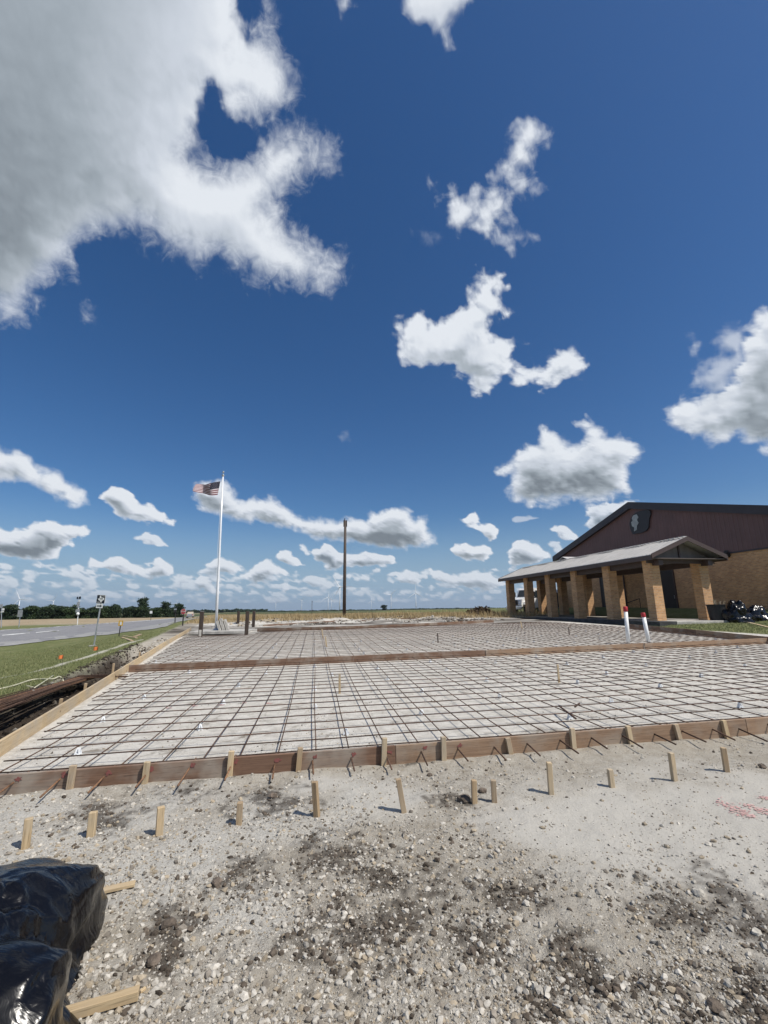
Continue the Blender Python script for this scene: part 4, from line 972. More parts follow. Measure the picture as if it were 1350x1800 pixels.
def film_heap(name, label, c, size, seed, parentless=True, nu=110, nv=70, crease=1.0, tops=()):
    """crumpled plastic bag: a dome broken by sharp folds"""
    g2 = np.random.default_rng(seed); t = np.linspace(0, 2 * math.pi, nu, endpoint=False); p = np.linspace(0.02, math.pi * .5 + .28, nv)
    P_, T_ = np.meshgrid(p, t, indexing='ij'); X = np.sin(P_) * np.cos(T_); Y = np.sin(P_) * np.sin(T_); Z = np.cos(P_)
    o = g2.uniform(0, 60, 3)
    d = 1 + .42 * fbm(X * 1.15 + o[0], Y * 1.15 + o[1], Z * 1.15 + o[2], 2, .4)
    V = np.stack([X * d * size[0], Y * d * size[1], Z * d * size[2]], -1)
    ctr = V.mean((0, 1)); Nn = V - ctr * np.array([1, 1, .2]); Nn /= np.linalg.norm(Nn, axis=-1, keepdims=True); sz = max(size)
    for q in range(int(230 * crease)):            # straight local folds: sharp ridges and valleys between flat facets
        i, j = g2.integers(2, nv - 2), g2.integers(0, nu); c0_ = V[i, j]; nn = g2.normal(size=3); nn -= Nn[i, j] * (nn @ Nn[i, j]); nn /= np.linalg.norm(nn)
        tt = np.cross(nn, Nn[i, j]); rel = V - c0_; s_ = rel @ nn; l_ = rel @ tt; Lw = sz * (g2.uniform(.12, .28) if q < 60 * crease else g2.uniform(.035, .11)); Ll = sz * (g2.uniform(.25, .7) if q < 60 * crease else g2.uniform(.1, .32)); am = g2.choice([-1, 1, 1]) * g2.uniform(.25, .7)
        wgt = np.exp(-(l_ / Ll) ** 2 - np.abs(rel @ Nn[i, j]) / sz) * np.clip(1 - np.abs(s_) / Lw, 0, 1)
        V = V + Nn * (am * Lw * (.5 if q < 60 * crease else .95) * wgt)[..., None]
    for (tx, ty, h, s) in tops: V[..., 2] += h * np.exp(-((V[..., 0] - tx) ** 2 + (V[..., 1] - ty) ** 2) / s ** 2)
    x = V[..., 0] + c[0]; y = V[..., 1] + c[1]; gz = terrain(x, y) - c[2]
    V[..., 2] = np.maximum(V[..., 2], gz - .01 + .0 * x)
    F = grid_faces(nv, nu, True); me = np_mesh(name, V.reshape(-1, 3), F, None, True)
    bm = bmesh.new(); bm.from_mesh(me); bm.verts.ensure_lookup_table(); bm.faces.new([bm.verts[i] for i in range(nu)][::-1]); bmesh.ops.recalc_face_normals(bm, faces=bm.faces[:]); bm.to_mesh(me); bm.free()
    me.materials.append(M['film']); o_ = link(name, me, None, c)
    if label: tag(o_, label, 'bag')
    return o_
BG = (-1.84, 2.04); film_heap('plastic_bag', 'large crumpled black plastic bag heap in the bottom left corner', (BG[0], BG[1], tz(*BG)), (.62, .72, .36), 14, nu=260, nv=170, tops=((.10, .30, .10, .25),))
def scrap(label, pxa, pxb, w, h, mat, lift=.0, tilt=0.0, name='lumber_scrap', group='lumber scraps beside the black bag'):
    a = at_pix(*pxa); b = at_pix(*pxb); a = Vector((a[0], a[1], tz(a[0], a[1]) + h / 2 + .004 + lift)); b = Vector((b[0], b[1], tz(b[0], b[1]) + h / 2 + .004 + tilt))
    return tag(beam(name, a, b, w, h, M[mat], None, .002), label, 'lumber', group)
scrap('pale pine offcut sticking out from the right of the black bag, near the bottom', (105, 1795), (243, 1757), .040, .036, 'pine')
scrap('flat pine lath behind the black bag, pointing right', (95, 1590), (237, 1557), .045, .018, 'pine')
scrap('flat pine lath behind the black bag at the left edge of the picture', (-40, 1540), (75, 1553), .05, .018, 'pine')
scrap('small splinter of lumber just right of the pine offcut', (246, 1745), (256, 1738), .014, .012, 'pine')

# ------------------------------------------------------------------ rebar bundle and conduit by the ditch
bx0 = [np.array(at_pix(x, y)) for x, y in [(-120,1285),(-40,1262),(30,1240),(90,1221),(150,1206),(203,1196)]]
dv_ = bx0[-1][:2] - bx0[0][:2]; dv_ /= np.linalg.norm(dv_); pv_ = (dv_[1], -dv_[0])
t = thing('rebar_bundle', 'tied bundle of long rusty rebar sagging beside the pine form board', 'rebar bundle', tuple(bx0[2]))
for i in range(51):
    oy = (i % 17 - 8) * .044 + random.uniform(-.02, .02); oz = .06 + (i // 17) * .024 + random.uniform(0, .02); fan = random.uniform(-1, 1); cut = random.uniform(0, .6)
    pts = []
    for q, p in enumerate(bx0):
        s = q / 5; spread = .8 + 1.0 * max(0, .6 - s)
        z = tz(p[0], p[1]) * .4 + .6 * (pad(p[0], p[1]) - .16); off_ = oy * spread + .3 * fan * max(0, .4 - s)
        pts.append(Vector((p[0] + pv_[0] * off_, p[1] + pv_[1] * off_, max(z, tz(p[0], p[1])) + oz + .05 * math.sin(s * 3.1))) - t.location)
    if cut > .3: pts[-1] = pts[-1].lerp(pts[-2], cut)
    MB().tube(pts, .0085, 5).build('rebar', M['rebar_rust' if i % 4 == 0 else 'rebar'], t, smooth=True)
ring = []
c_ = Vector(bx0[2]) * .35 + Vector(bx0[3]) * .65 - t.location
for q in range(13):
    a = q / 12 * 6.283; ring.append(c_ + Vector((.02 * math.cos(a), math.cos(a) * .22, .11 + math.sin(a) * .075)))
MB().tube(ring, .006, 5).build('tie_wire', M['rebar_rust'], t)
pt = [np.array(at_pix(x, y)) for x, y in [(-60,1265),(0,1245),(28,1236)]]
t2 = thing('rebar_bundle', 'short bundle of rusty bar ends on the grass at the left edge', 'rebar bundle', tuple(pt[1]))
for i in range(9):
    o = Vector((random.uniform(-.05, .05), random.uniform(-.16, .16), random.uniform(.02, .08)))
    MB().tube([Vector((p[0], p[1], tz(p[0], p[1]))) + o - t2.location for p in pt], .009, 5).build('rebar', M['rebar'], t2)
def hose(label, pts, r):
    P_ = [np.array(at_pix(x, y)) for x, y in pts]; P_ = [Vector((p[0], p[1], tz(p[0], p[1]) + r * 1.2 + .01)) for p in P_]
    fine = []
    for i in range(len(P_) - 1):
        p0, p1, p2, p3 = P_[max(i - 1, 0)], P_[i], P_[i + 1], P_[min(i + 2, len(P_) - 1)]
        for q in range(6):
            s = q / 6; fine.append(.5 * ((2 * p1) + (p2 - p0) * s + (2 * p0 - 5 * p1 + 4 * p2 - p3) * s * s + (3 * p1 - p0 - 3 * p2 + p3) * s ** 3))
    fine.append(P_[-1]); o = fine[0].copy()
    return tag(MB().tube([f - o for f in fine], r, 6).build('conduit', M['hose'], None, o, smooth=True), label, 'conduit', 'pale conduit lying on the lawn')
hose('pale conduit curling on the lawn behind the rebar bundle', [(-30,1221),(20,1208),(58,1196),(92,1196),(104,1192),(111,1200),(109,1210)], .018)
hose('thin pale conduit crossing the curled one on the lawn', [(46,1208),(72,1214)], .014)
hose('straight pale stick of conduit lying aslant on the lawn', [(60,1212),(94,1189)], .014)
# little marking flags on the lawn
for i, (x, y, s, lab) in enumerate([(108,1177,.13,'orange marking flag on the lawn, nearer one'),(170,1158,.15,'orange marking flag on the lawn, farther one above the ditch'),(121,1127,.0,''),(222,1111.5,.0,'')]):
    if not lab: continue
    p = at_pix(x, y); t = thing('marking_flag', lab, 'marking flag', (p[0], p[1], tz(p[0], p[1])), 0, 'orange marking flags on the lawn')
    MB().tube([(0, 0, 0), (0, 0, .38)], .005, 4).build('wire', M['darksteel'], t)
    V = []; nq = 6
    for a in range(nq):
        for b in range(2): V.append((-a / (nq - 1) * s, .02 * math.sin(a * 1.3), .38 - b * s * .75 - .02 * a / nq))
    MB().add(V, [(2 * a, 2 * a + 1, 2 * a + 3, 2 * a + 2) for a in range(nq - 1)]).build('flag', M['orange'], t)

# ------------------------------------------------------------------ school hall
HB0, HB1, HA, APX, APZ, SLOPE, SIDZ = 21.4, 46.5, 29.0, 34.0, 10.75, .262, 5.28
bo = ab(HA, APX); hall = thing('school_hall', 'large hall with maroon metal gable over tan brick, emblem on the gable', 'building', (bo[0], bo[1], 1.0), PHI)
def L3(a, b, z): return (a - HA, b - APX, z - 1.0)
def gz(b): return APZ - SLOPE * abs(b - APX)
mb = MB().box(L3(HA + .15, (HB0 + HB1) / 2, (SIDZ + .4) / 2), (.30, HB1 - HB0, SIDZ - .4)); mb.build('brick_wall', M['brick'], hall)
# the brick is measured from the wall foot
for b_ in (HB0, HB1):
    s = 1 if b_ == HB1 else -1
    MB().box(L3(HA + 9.3, b_ - s * .15, (gz(b_) + .4) / 2), (18.0, .28, gz(b_) - .4)).build('side_wall', M['brick'], hall)
w_ = .98; b0 = HB0 + .02
while b0 < HB1 - .1:
    b1 = min(b0 + w_, HB1 - .02); mb = MB(); a0, a1 = HA - .055, HA + .24
    cuts = [b0, b1] if not (b0 < APX < b1) else [b0, APX, b1]
    out = [(b0, SIDZ)] + [(b1, SIDZ)] + [(c, gz(c) - .05) for c in cuts[::-1]]
    mb.prism([(b - APX, z - 1.0) for b, z in out], a0 - HA, a1 - HA, 'x')
    for q in (.16, .49, .82):
        bb_ = b0 + (b1 - b0) * q; h = gz(bb_) - .12 - SIDZ
        mb.prism([(bb_ - .05 - APX, a0 - HA + .001), (bb_ + .05 - APX, a0 - HA + .001), (bb_ + .03 - APX, a0 - HA - .016), (bb_ - .03 - APX, a0 - HA - .016)], SIDZ + .02 - 1.0, SIDZ + h - 1.0, 'z')
        # prism along z lists (a,b) as (x,y): swap to wall axes
        k = len(mb.v) - 8
        for i in range(k, k + 8): x, y, z = mb.v[i]; mb.v[i] = (y, x, z)
    mb.build('siding_panel', M['siding'], hall); b0 = b1 + .006
for s in (-1, 1):   # roof slopes and the dark rake trim
    be = HB1 + .5 if s > 0 else HB0 - .5
    mb = MB().prism([(APX - APX, APZ + .16 - 1.0), (be - APX, gz(be) + .16 - 1.0), (be - APX, gz(be) + .02 - 1.0), (0, APZ + .02 - 1.0)], -.35, 18.4, 'x'); mb.build('roof_slope', M['trim'], hall)
    mb = MB().prism([(0, APZ + .02 - 1.0), (be - APX, gz(be) + .02 - 1.0), (be - APX, gz(be) - .46 - 1.0), (0, APZ - .46 - 1.0)], -.36, -.07, 'x'); mb.build('rake_trim', M['trim'], hall)
MB().box(L3(HA - .02, (HB0 + HB1) / 2, SIDZ - .05), (.16, HB1 - HB0, .10)).build('base_flashing', M['trim'], hall)
def wall_pix(px, py, a):
    """point of the plane a = const seen through a point of the view, in hall coordinates"""
    d = pix_ray(px, py); t = a / (d[0] * BX + d[1] * BY); p = EYE + d * t; return (-p[0] * BY + p[1] * BX, p[2])
plate = [wall_pix(x, y, HA - .16) for x, y in [(1113,905),(1118.7,901),(1126.7,897.8),(1140,896),(1143.8,899),(1144,904),(1141.8,911),(1141,918),(1140.5,927),(1136.5,933),(1126.7,937),(1118.7,938),(1113,939),(1108.5,930),(1106.8,920),(1109.5,911)]]
em = MB().prism([(b - APX, z - 1.0) for b, z in plate], -.20, -.10, 'x').build('emblem_plate', M['emblemblack'], hall); em['label'] = 'black shaped plate with pale grey emblem high on the gable'
for poly in [[(1113,906),(1119,904),(1122,909),(1119.5,914),(1122.5,919),(1119.5,924),(1119.5,931),(1114.5,934),(1115,927),(1111,925),(1109.5,918),(1112,915),(1110.5,911)]]:
    pts = [wall_pix(x, y, HA - .22) for x, y in poly]
    MB().prism([(b - APX, z - 1.0) for b, z in pts], -.225, -.203, 'x').build('emblem_shape', M['emblemgrey'], em)
lb, lz = wall_pix(1275, 975, HA - .2); lamp = MB(); lamp.box((-.22, lb - APX, lz - 1.0), (.36, .5, .26), .04); lamp.box((-.05, lb - APX, lz - .95), (.1, .3, .5), .01); lamp.build('wall_lamp', M['darksteel'], hall)
MB().box((-.30, lb - APX, lz - 1.15), (.26, .40, .03)).build('wall_lamp_lens', M['steel'], hall)
def wall_door(b0, b1, z1, name, two=False):
    d = MB(); d.box((-.012, (b0 + b1) / 2 - APX, (1.42 + z1) / 2 - 1.0), (.05, b1 - b0, z1 - 1.42)); d_ = d.build(name, M['door'], hall)
    MB().box((-.05, b0 + .12 - APX, 1.4), (.05, .03, .25)).build('handle', M['steel'], d_)
    fr = MB()
    for bb_ in (b0 - .06, b1 + .06): fr.box((-.03, bb_ - APX, (1.42 + z1) / 2 - 1.0), (.10, .12, z1 - 1.42))
    fr.box((-.03, (b0 + b1) / 2 - APX, z1 + .06 - 1.0), (.10, b1 - b0 + .24, .12)); fr.build('door_frame', M['fascia'], d_)
wall_door(30.6, 32.6, 5.1, 'entrance_door'); wall_door(37.6, 39.4, 4.6, 'side_door'); wall_door(42.3, 43.2, 4.4, 'side_door')
MB().tube([(-.08, 36.1 - APX, .5), (-.08, 36.1 - APX, 5.2)], .06, 8).build('downpipe', M['fascia'], hall)

# ------------------------------------------------------------------ canopy on brick columns
CA0, CA1, CB0, NC, CSP, CZ = 20.22, 23.6, 22.9, 6, 3.72, .86
co = ab(22.3, 32); can = thing('entrance_canopy', 'long walkway canopy with grey metal roof on square brick columns', 'canopy', (co[0], co[1], CZ), PHI)
def K3(a, b, z): return (a - 22.3, b - 32, z - CZ)
EZ, RZ, RA, RL0, RL1 = 4.60, 5.66, 22.3, 22.15, 42.6
EA0, EA1 = 19.72, 24.88
for row, a_ in enumerate((CA0, CA1)):
    for i in range(NC):
        if row == 1 and i == 0: pass
        b_ = CB0 + i * CSP; c = MB()
        c.box((0, 0, 1.77), (.62, .62, 3.54), .006)
        col = c.build('column', M['brick'], can, K3(a_ + .31, b_ + .31, CZ))
        MB().box((0, 0, 3.58), (.42, .42, .12)).build('column_cap', M['fascia'], col)
for s in (-1, 1):
    ea = EA0 if s < 0 else EA1; n_ = 34; wd = (RL1 - RL0) / n_
    for i in range(n_):
        b0 = RL0 + i * wd + .003; b1 = RL0 + (i + 1) * wd - .003; m_ = MB()
        P0, P1 = (RA, RZ), (ea, EZ)
        V = [K3(P0[0], b0, P0[1]), K3(P1[0], b0, P1[1]), K3(P1[0], b1, P1[1]), K3(P0[0], b1, P0[1])]; V2 = [(x, y, z - .04) for x, y, z in V]
        m_.add(V + V2, [(0, 1, 2, 3), (7, 6, 5, 4), (0, 4, 5, 1), (1, 5, 6, 2), (2, 6, 7, 3), (3, 7, 4, 0)])
        for bq in (b0 + .05, (b0 + b1) / 2 + .02):
            V = [K3(P0[0], bq, P0[1] - .002), K3(P1[0], bq, P1[1] - .002), K3(P1[0], bq + .045, P1[1] - .002), K3(P0[0], bq + .045, P0[1] - .002)]; V2 = [(x, y, z + .04) for x, y, z in V]
            m_.add(V + V2, [(0, 1, 2, 3), (7, 6, 5, 4), (0, 4, 5, 1), (1, 5, 6, 2), (2, 6, 7, 3), (3, 7, 4, 0)])
        m_.build('roof_panel', M['roofmetal'], can)
    MB().box(K3(ea + s * .02, (RL0 + RL1) / 2, EZ - .17), (.06, RL1 - RL0 + .04, .26)).build('eave_fascia', M['fascia'], can)
    m_ = MB(); sg = -1 if s < 0 else 1
    for bq in (RL0 - .03, RL1 + .03):
        m_ = MB(); m_.prism([(RA - 22.3, RZ + .04 - CZ), (ea - 22.3, EZ + .04 - CZ), (ea - 22.3, EZ - .22 - CZ), (RA - 22.3, RZ - .22 - CZ)], bq - .025 - 32, bq + .025 - 32, 'y')
        m_.build('rake_board', M['fascia'], can)
MB().box(K3(RA, (RL0 + RL1) / 2, EZ - .20), (EA1 - EA0 - .12, RL1 - RL0 - .1, .05)).build('soffit', M['soffit'], can)
for a_ in (CA0 + .31, CA1 + .31): MB().box(K3(a_, (RL0 + RL1) / 2, EZ - .40), (.30, RL1 - RL0 - .5, .34)).build('beam', M['fascia'], can)
gb = MB()
for bq in (RL0 + .75,): gb.prism([(EA0 + .3 - 22.3, EZ - .17 - CZ), (EA1 - .3 - 22.3, EZ - .17 - CZ), (RA - 22.3, RZ - .10 - CZ)], bq - .02 - 32, bq + .02 - 32, 'y')
gb.build('gable_board', M['gableboard'], can)
MB().box(K3(RA, RL0 + .71, (EZ + RZ) / 2 - .12), (.10, .10, RZ - EZ - .1)).build('king_post', M['fascia'], can)
MB().box(K3(RA, RL0 + .68, EZ - .30), (EA1 - EA0 - .5, .12, .26)).build('tie_beam', M['fascia'], can)
rc = MB()
for i in range(60): rc.box(K3(RA, RL0 + .18 + i * .335, RZ + .05), (.30, .17, .05))
rc.build('ridge_cap', M['roofmetal'], can)
# short link roof from canopy to hall
ln_o = ab(26, 35.2); lk = thing('link_roof', 'small pale corrugated roof joining canopy and hall', 'roof', (ln_o[0], ln_o[1], 5.0), PHI)
for s in (-1, 1):
    m_ = MB()
    for i in range(12):
        a0 = -3.6 + i * .53; V = [(a0, 0, .98), (a0 + .5, 0, .98), (a0 + .5, s * 1.9, .30), (a0, s * 1.9, .30)]; V2 = [(x, y, z + .05) for x, y, z in V]
        m_.add(V + V2, [(0, 1, 2, 3), (7, 6, 5, 4), (0, 4, 5, 1), (1, 5, 6, 2), (2, 6, 7, 3), (3, 7, 4, 0)])
    m_.build('roof_panel', M['roofmetal'], lk)
# porch slab with dark edge, steps and rail
po = ab(22.8, 32.3); ps = struct(MB().box((0, 0, 0), (6.9, 21.6, .5), .02).build('porch_slab', M['concrete'], None, (po[0], po[1], CZ - .25), (0, 0, PHI)))
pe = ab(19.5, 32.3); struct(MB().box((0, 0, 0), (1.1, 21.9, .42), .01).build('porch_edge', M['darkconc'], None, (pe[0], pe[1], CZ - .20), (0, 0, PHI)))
so = ab(27.8, 31.6); st = thing('entrance_steps', 'low concrete steps up to the dark hall door', 'steps', (so[0], so[1], .9), PHI)
for i in range(3): MB().box((i * .35 - .5, 0, .08 + i * .17), (.9, 3.2, .16), .01).build('step', M['concrete'], st)
ro = ab(26.6, 33.6); rl = thing('handrail', 'dark steel handrail beside the hall steps', 'handrail', (ro[0], ro[1], 1.0), PHI)
MB().tube([(-.6, 0, .55), (.2, 0, .95), (1.6, 0, 1.35)], .03, 6).build('rail', M['darksteel'], rl)
for x, z in ((-.6, .55), (.2, .95), (1.6, 1.35)): MB().tube([(x, 0, -.3), (x, 0, z)], .025, 6).build('post', M['darksteel'], rl)

# ------------------------------------------------------------------ bin and bags by the column
def ground_at(px, py): p = at_pix(px, py); return (p[0], p[1], tz(p[0], p[1]))
c = at_depth(1262, 1087, 26.0); zc = tz(c[0], c[1]); bn = thing('trash_bin', 'black open bin full of lumber scraps beside the right brick column', 'trash bin', (c[0], c[1], zc - .02))
MB().lathe([(.36, 0), (.40, .3), (.45, .95), (.49, .97), (.49, 1.02), (.43, 1.02), (.42, .9), (.38, .88)], 18).build('body', M['black'], bn, smooth=False)
for i in range(7):
    a = random.uniform(0, 6.28); r = random.uniform(.05, .3); x, y = r * math.cos(a), r * math.sin(a)
    beam('scrap_stick', (x * .5, y * .5, .6), (x * 1.7, y * 1.4, 1.1 + random.uniform(0, .25)), .06, .025, M['pine'], bn)
for px, py, y_, sz, sd, lab in [(1297,1089,25.6,(.72,.62,1.0),31,'bulging black trash bag between the bin and another bag'),(1328,1088,25.9,(.62,.55,.72),47,'low black trash bag on the grass at the right edge')]:
    c = at_depth(px, py, y_); film_heap('trash_bag', lab, (c[0], c[1], tz(c[0], c[1]) - .02), sz, sd, nu=60, nv=40, crease=1.2)['group'] = 'black trash bags by the hall'
scrap('pale plank lying on the lawn by the trash bags', (1312,1094), (1362,1106), .14, .035, 'pine', name='plank', group='planks on the lawn by the hall')
scrap('long pale plank lying at the foot of the right column', (1168,1092.5), (1290,1087.5), .10, .035, 'pine', name='plank', group='planks on the lawn by the hall')

# ------------------------------------------------------------------ white truck behind the columns
c = at_depth(924, 1078, 50.0); tk = thing('truck', 'white medium truck with short hood parked behind the canopy columns', 'truck', (c[0] + .1, c[1], tz(c[0], c[1]) - .05), R(212)); tk.scale = (1.06, 1.06, 1.08)
def tprism(out, y0, y1, name, mat, parent=tk, **k): return MB().prism(out, y0, y1, 'y').build(name, M[mat], parent, **k)
tprism([(.15, .75), (1.65, .75), (1.72, 1.0), (1.62, 1.45), (.75, 1.66), (.15, 1.70)], -.92, .92, 'hood', 'white')
cab = tprism([(-1.55, .65), (.2, .65), (.2, 1.72), (-.12, 2.45), (-.38, 2.62), (-1.40, 2.62), (-1.55, 2.45)], -1.02, 1.02, 'cab', 'white')
MB().add([(.215, -.88, 1.74), (.215, .88, 1.74), (-.10, .80, 2.43), (-.10, -.80, 2.43)], [(0, 1, 2, 3)]).build('windshield', M['glass'], tk)
for s in (-1, 1):
    d_ = tprism([(-1.30, .85), (-.05, .85), (-.05, 1.70), (-.30, 2.45), (-1.30, 2.45)], s * 1.022 - .012, s * 1.022 + .012, 'door', 'white')
    MB().prism([(-1.20, 1.62), (-.12, 1.62), (-.38, 2.36), (-1.20, 2.36)], s * 1.04 - .005, s * 1.04 + .005, 'y').build('window', M['glass'], d_)
    MB().box((-1.15, s * 1.05, 1.45), (.16, .03, .06), .01).build('handle', M['black'], d_)
    MB().box((.12, s * 1.28, 2.0), (.10, .20, .48), .03).build('mirror', M['black'], tk)
    MB().prism([(.25, .95), (.32, 1.2), (.6, 1.36), (1.1, 1.36), (1.4, 1.2), (1.5, .95)], s * .99 - .09, s * .99 + .09, 'y').build('fender', M['white'], tk)
    MB().box((1.64, s * .68, 1.12), (.10, .34, .24), .04).build('headlight', M['chrome'], tk)
    MB().tube([(-2.7, s * .85, .72), (-1.65, s * .85, .72)], .30, 12).build('fuel_tank', M['steel'], tk)
    for xw in (.85, -4.0):
        w = MB().lathe([(.25, -.13), (.50, -.15), (.52, -.1), (.52, .1), (.50, .15), (.25, .13)], 20).build('wheel', M['black'], tk, (xw, s * .92, .52), (math.pi / 2, 0, 0))
        MB().lathe([(.05, -.15), (.27, -.12), (.27, .12), (.05, .15)], 14).build('rim', M['steel'], w)
MB().box((1.74, 0, 1.15), (.06, .90, .50), .02).build('grille', M['darksteel'], tk)
MB().box((1.80, 0, .62), (.22, 2.1, .34), .06).build('bumper', M['chrome'], tk)
MB().box((-2.6, 0, .82), (6.4, .85, .22), .01).build('chassis', M['black'], tk)
MB().box((-4.1, 0, 1.55), (4.3, 2.2, 1.25), .03).build('cargo_body', M['darksteel'], tk)
for x in (-2.1, -3.6, -5.1): MB().box((x, 0, 2.35), (.08, 2.2, .35)).build('rack_post', M['steel'], tk)

# ------------------------------------------------------------------ flagpole island
c = at_depth(393, 1105, 28.6); slz = .50
isl = MB().box((0, 0, 0), (3.3, 3.4, .16), .01).build('flagpole_slab', M['concrete'], None, (c[0] + .05, c[1], slz - .08), (0, 0, TH)); struct(isl)
b = Vector(at_depth(380, 1100, 28.6)); b.z = slz; top = Vector(at_depth(392, 838, 28.6)); fp = thing('flagpole', 'tall white flagpole with two shiny balls on top', 'flagpole', b); d = top - b
MB().tube([Vector((0, 0, 0)), d * .25, d * .6, d], [.085, .08, .065, .048], 12).build('pole', M['alu'], fp, smooth=True)
MB().lathe([(.17, 0), (.17, .03), (.11, .10), (.09, .12)], 14).build('base_collar', M['steel'], fp)
for k_, r_ in ((.10, .10), (.33, .075)):
    o = d + Vector((0, 0, k_)); MB().lathe([(r_ * math.sin(t * math.pi / 8 + .01), -r_ * math.cos(t * math.pi / 8 + .01)) for t in range(9)], 14, o).build('finial_ball', M['chrome'], fp, smooth=True)
MB().tube([d, d + Vector((0, 0, .35))], .02, 6).build('spindle', M['steel'], fp)
MB().tube([d * .985 + Vector((-.07, -.02, 0)), d * .5 + Vector((-.12, -.03, 0)), d * .13 + Vector((-.09, -.03, 0))], .008, 4).build('halyard', M['signwhite'], fp)
ft = Vector(at_depth(388.5, 843.5, 28.55)); FW, FH = 1.56, 1.0
fl = thing('flag', 'US flag flying to the left from the white pole', 'flag', ft)
def fpos(s, t):
    x = -.06 - .93 * FW * s - .10 * t * FH + .05 * math.sin(5 * s) ; y = .20 * math.sin(8.5 * s + 1.2 + 1.6 * t) * (.25 + s) - .2 * s
    z = -.10 - FH * t * (.94 - .22 * s) - .40 * s * (1 - .62 * t) * (1 - .25 * s) - .09 * t * math.sin(s * 3.1) + .075 * math.sin(8.5 * s + 2.2 * t + .5) * (.3 + s) + .16 * s * s * t
    return (x, y, z)
def fpatch(name, mat, s0, s1, t0, t1, parent, off=0.0, n_=18, m_=2):
    V = [fpos(s0 + (s1 - s0) * i / n_, t0 + (t1 - t0) * j / m_) for i in range(n_ + 1) for j in range(m_ + 1)]
    V = [(x, y - off, z) for x, y, z in V] + [(x, y + .004 + off, z) for x, y, z in V]; k = (n_ + 1) * (m_ + 1)
    F = [(i * (m_ + 1) + j, i * (m_ + 1) + j + 1, (i + 1) * (m_ + 1) + j + 1, (i + 1) * (m_ + 1) + j) for i in range(n_) for j in range(m_)]
    return MB().add(V, F + [tuple(q + k for q in f) for f in F]).build(name, M[mat], parent, smooth=True)
for i in range(13): fpatch('stripe', 'flagred' if i % 2 == 0 else 'flagwhite', .40 if i < 7 else 0, 1, i / 13, (i + 1) / 13, fl)
ct = fpatch('canton', 'flagblue', 0, .40, 0, 7 / 13, fl, 0.0, 10, 8)
sm_ = MB()
for r_ in range(9):
    for q in range(6 if r_ % 2 == 0 else 5):
        s = .40 * ((q + (.5 if r_ % 2 == 0 else 1)) / 6); t = (r_ + .7) / 9.6 * 7 / 13; ring = []
        for k_ in range(10):
            a = k_ / 10 * 6.283; rr = (.013 if k_ % 2 == 0 else .005); p = fpos(s + rr * math.sin(a) / FW, t - rr * math.cos(a) / FH); ring.append((p[0], p[1] - .006, p[2]))
        sm_.add(ring, [tuple(range(10))])
sm_.build('stars', M['flagwhite'], ct)
# squared black posts round it
for px, py, y_, h_, lab in [(352,1118,24.6,1.36,'dark timber post with pale cap in front of the flagpole, left one'),(433,1116,25.8,1.42,'dark timber post right of the stacked pavers, nearest of three'),(418,1101,36.5,1.30,'dark timber post behind the stacked pavers, farthest'),(445,1107,32.6,1.36,'dark timber post right of the pavers, the rightmost')]:
    p = at_depth(px, py, y_); z0 = EYE[2] - h_ + (.02 if px != 433 else .0)
    t = thing('timber_post', lab, 'post', (p[0], p[1], z0), TH, 'dark posts round the flagpole')
    MB().box((0, 0, h_ / 2 - .15), (.19, .19, h_ + .3), .012).build('post', M['creosote'], t)
    if px == 352: MB().box((0, 0, h_ + .01), (.16, .16, .02)).build('cap', M['steel'], t); MB().box((.0, -.1, .18), (.13, .02, .42)).build('base_plate', M['concrete'], t)
# pale slabs leaning beside the pole
for i, (px, py, hh, lab) in enumerate([(390,1103,.62,'leaning pale concrete paver next to the flagpole, left'),(397,1102.5,.76,'leaning pale concrete paver by the flagpole, middle'),(403.5,1101.5,.70,'leaning pale concrete paver by the flagpole, right')]):
    p = at_depth(px, py, 28.3 + .12 * i); t = thing('paver_stack', lab, 'paver', (p[0], p[1], slz + .02), .2, 'pale pavers leaning by the flagpole')
    for q in range(2): MB().box((q * .075 - .05 - .14 * .5, 0, hh / 2), (.068, .42, hh), .008).build('paver', M['concrete'], t, None, (0, R(-20), 0))

# ------------------------------------------------------------------ poles and signs
p = at_depth(605, 1091, 49.5); up_ = thing('utility_pole', 'tall brown utility pole with no wires beyond the slab', 'utility pole', (p[0], p[1], tz(p[0], p[1]) - .3)); tp = Vector(at_depth(607, 915, 49.5)) - up_.location
MB().tube([Vector((0, 0, -.3)), tp * .5, tp], [.20, .175, .14], 10).build('pole', M['polewood'], up_, smooth=True)
for dx in (-.16, .17): MB().box((tp.x + dx, tp.y - .1, tp.z - .35), (.09, .10, .75), .01).build('bracket', M['polewood'], up_)
MB().tube([tp + Vector((-.05, -.1, -.1)), tp + Vector((-.05, -.1, .25))], .05, 6).build('insulator', M['darksteel'], up_)
p = at_pix(548, 1084); rd = thing('survey_rod', 'thin upright dark rod standing on the rubble behind the slab', 'rod', (p[0], p[1], tz(p[0], p[1]))); h_ = at_depth(548, 1056, p[1])[2] - rd.location.z
MB().tube([(0, 0, 0), (0, 0, h_)], .035, 6).build('rod', M['polewood'], rd); MB().box((0, 0, h_ - .1), (.1, .03, .16)).build('target_plate', M['darksteel'], rd)

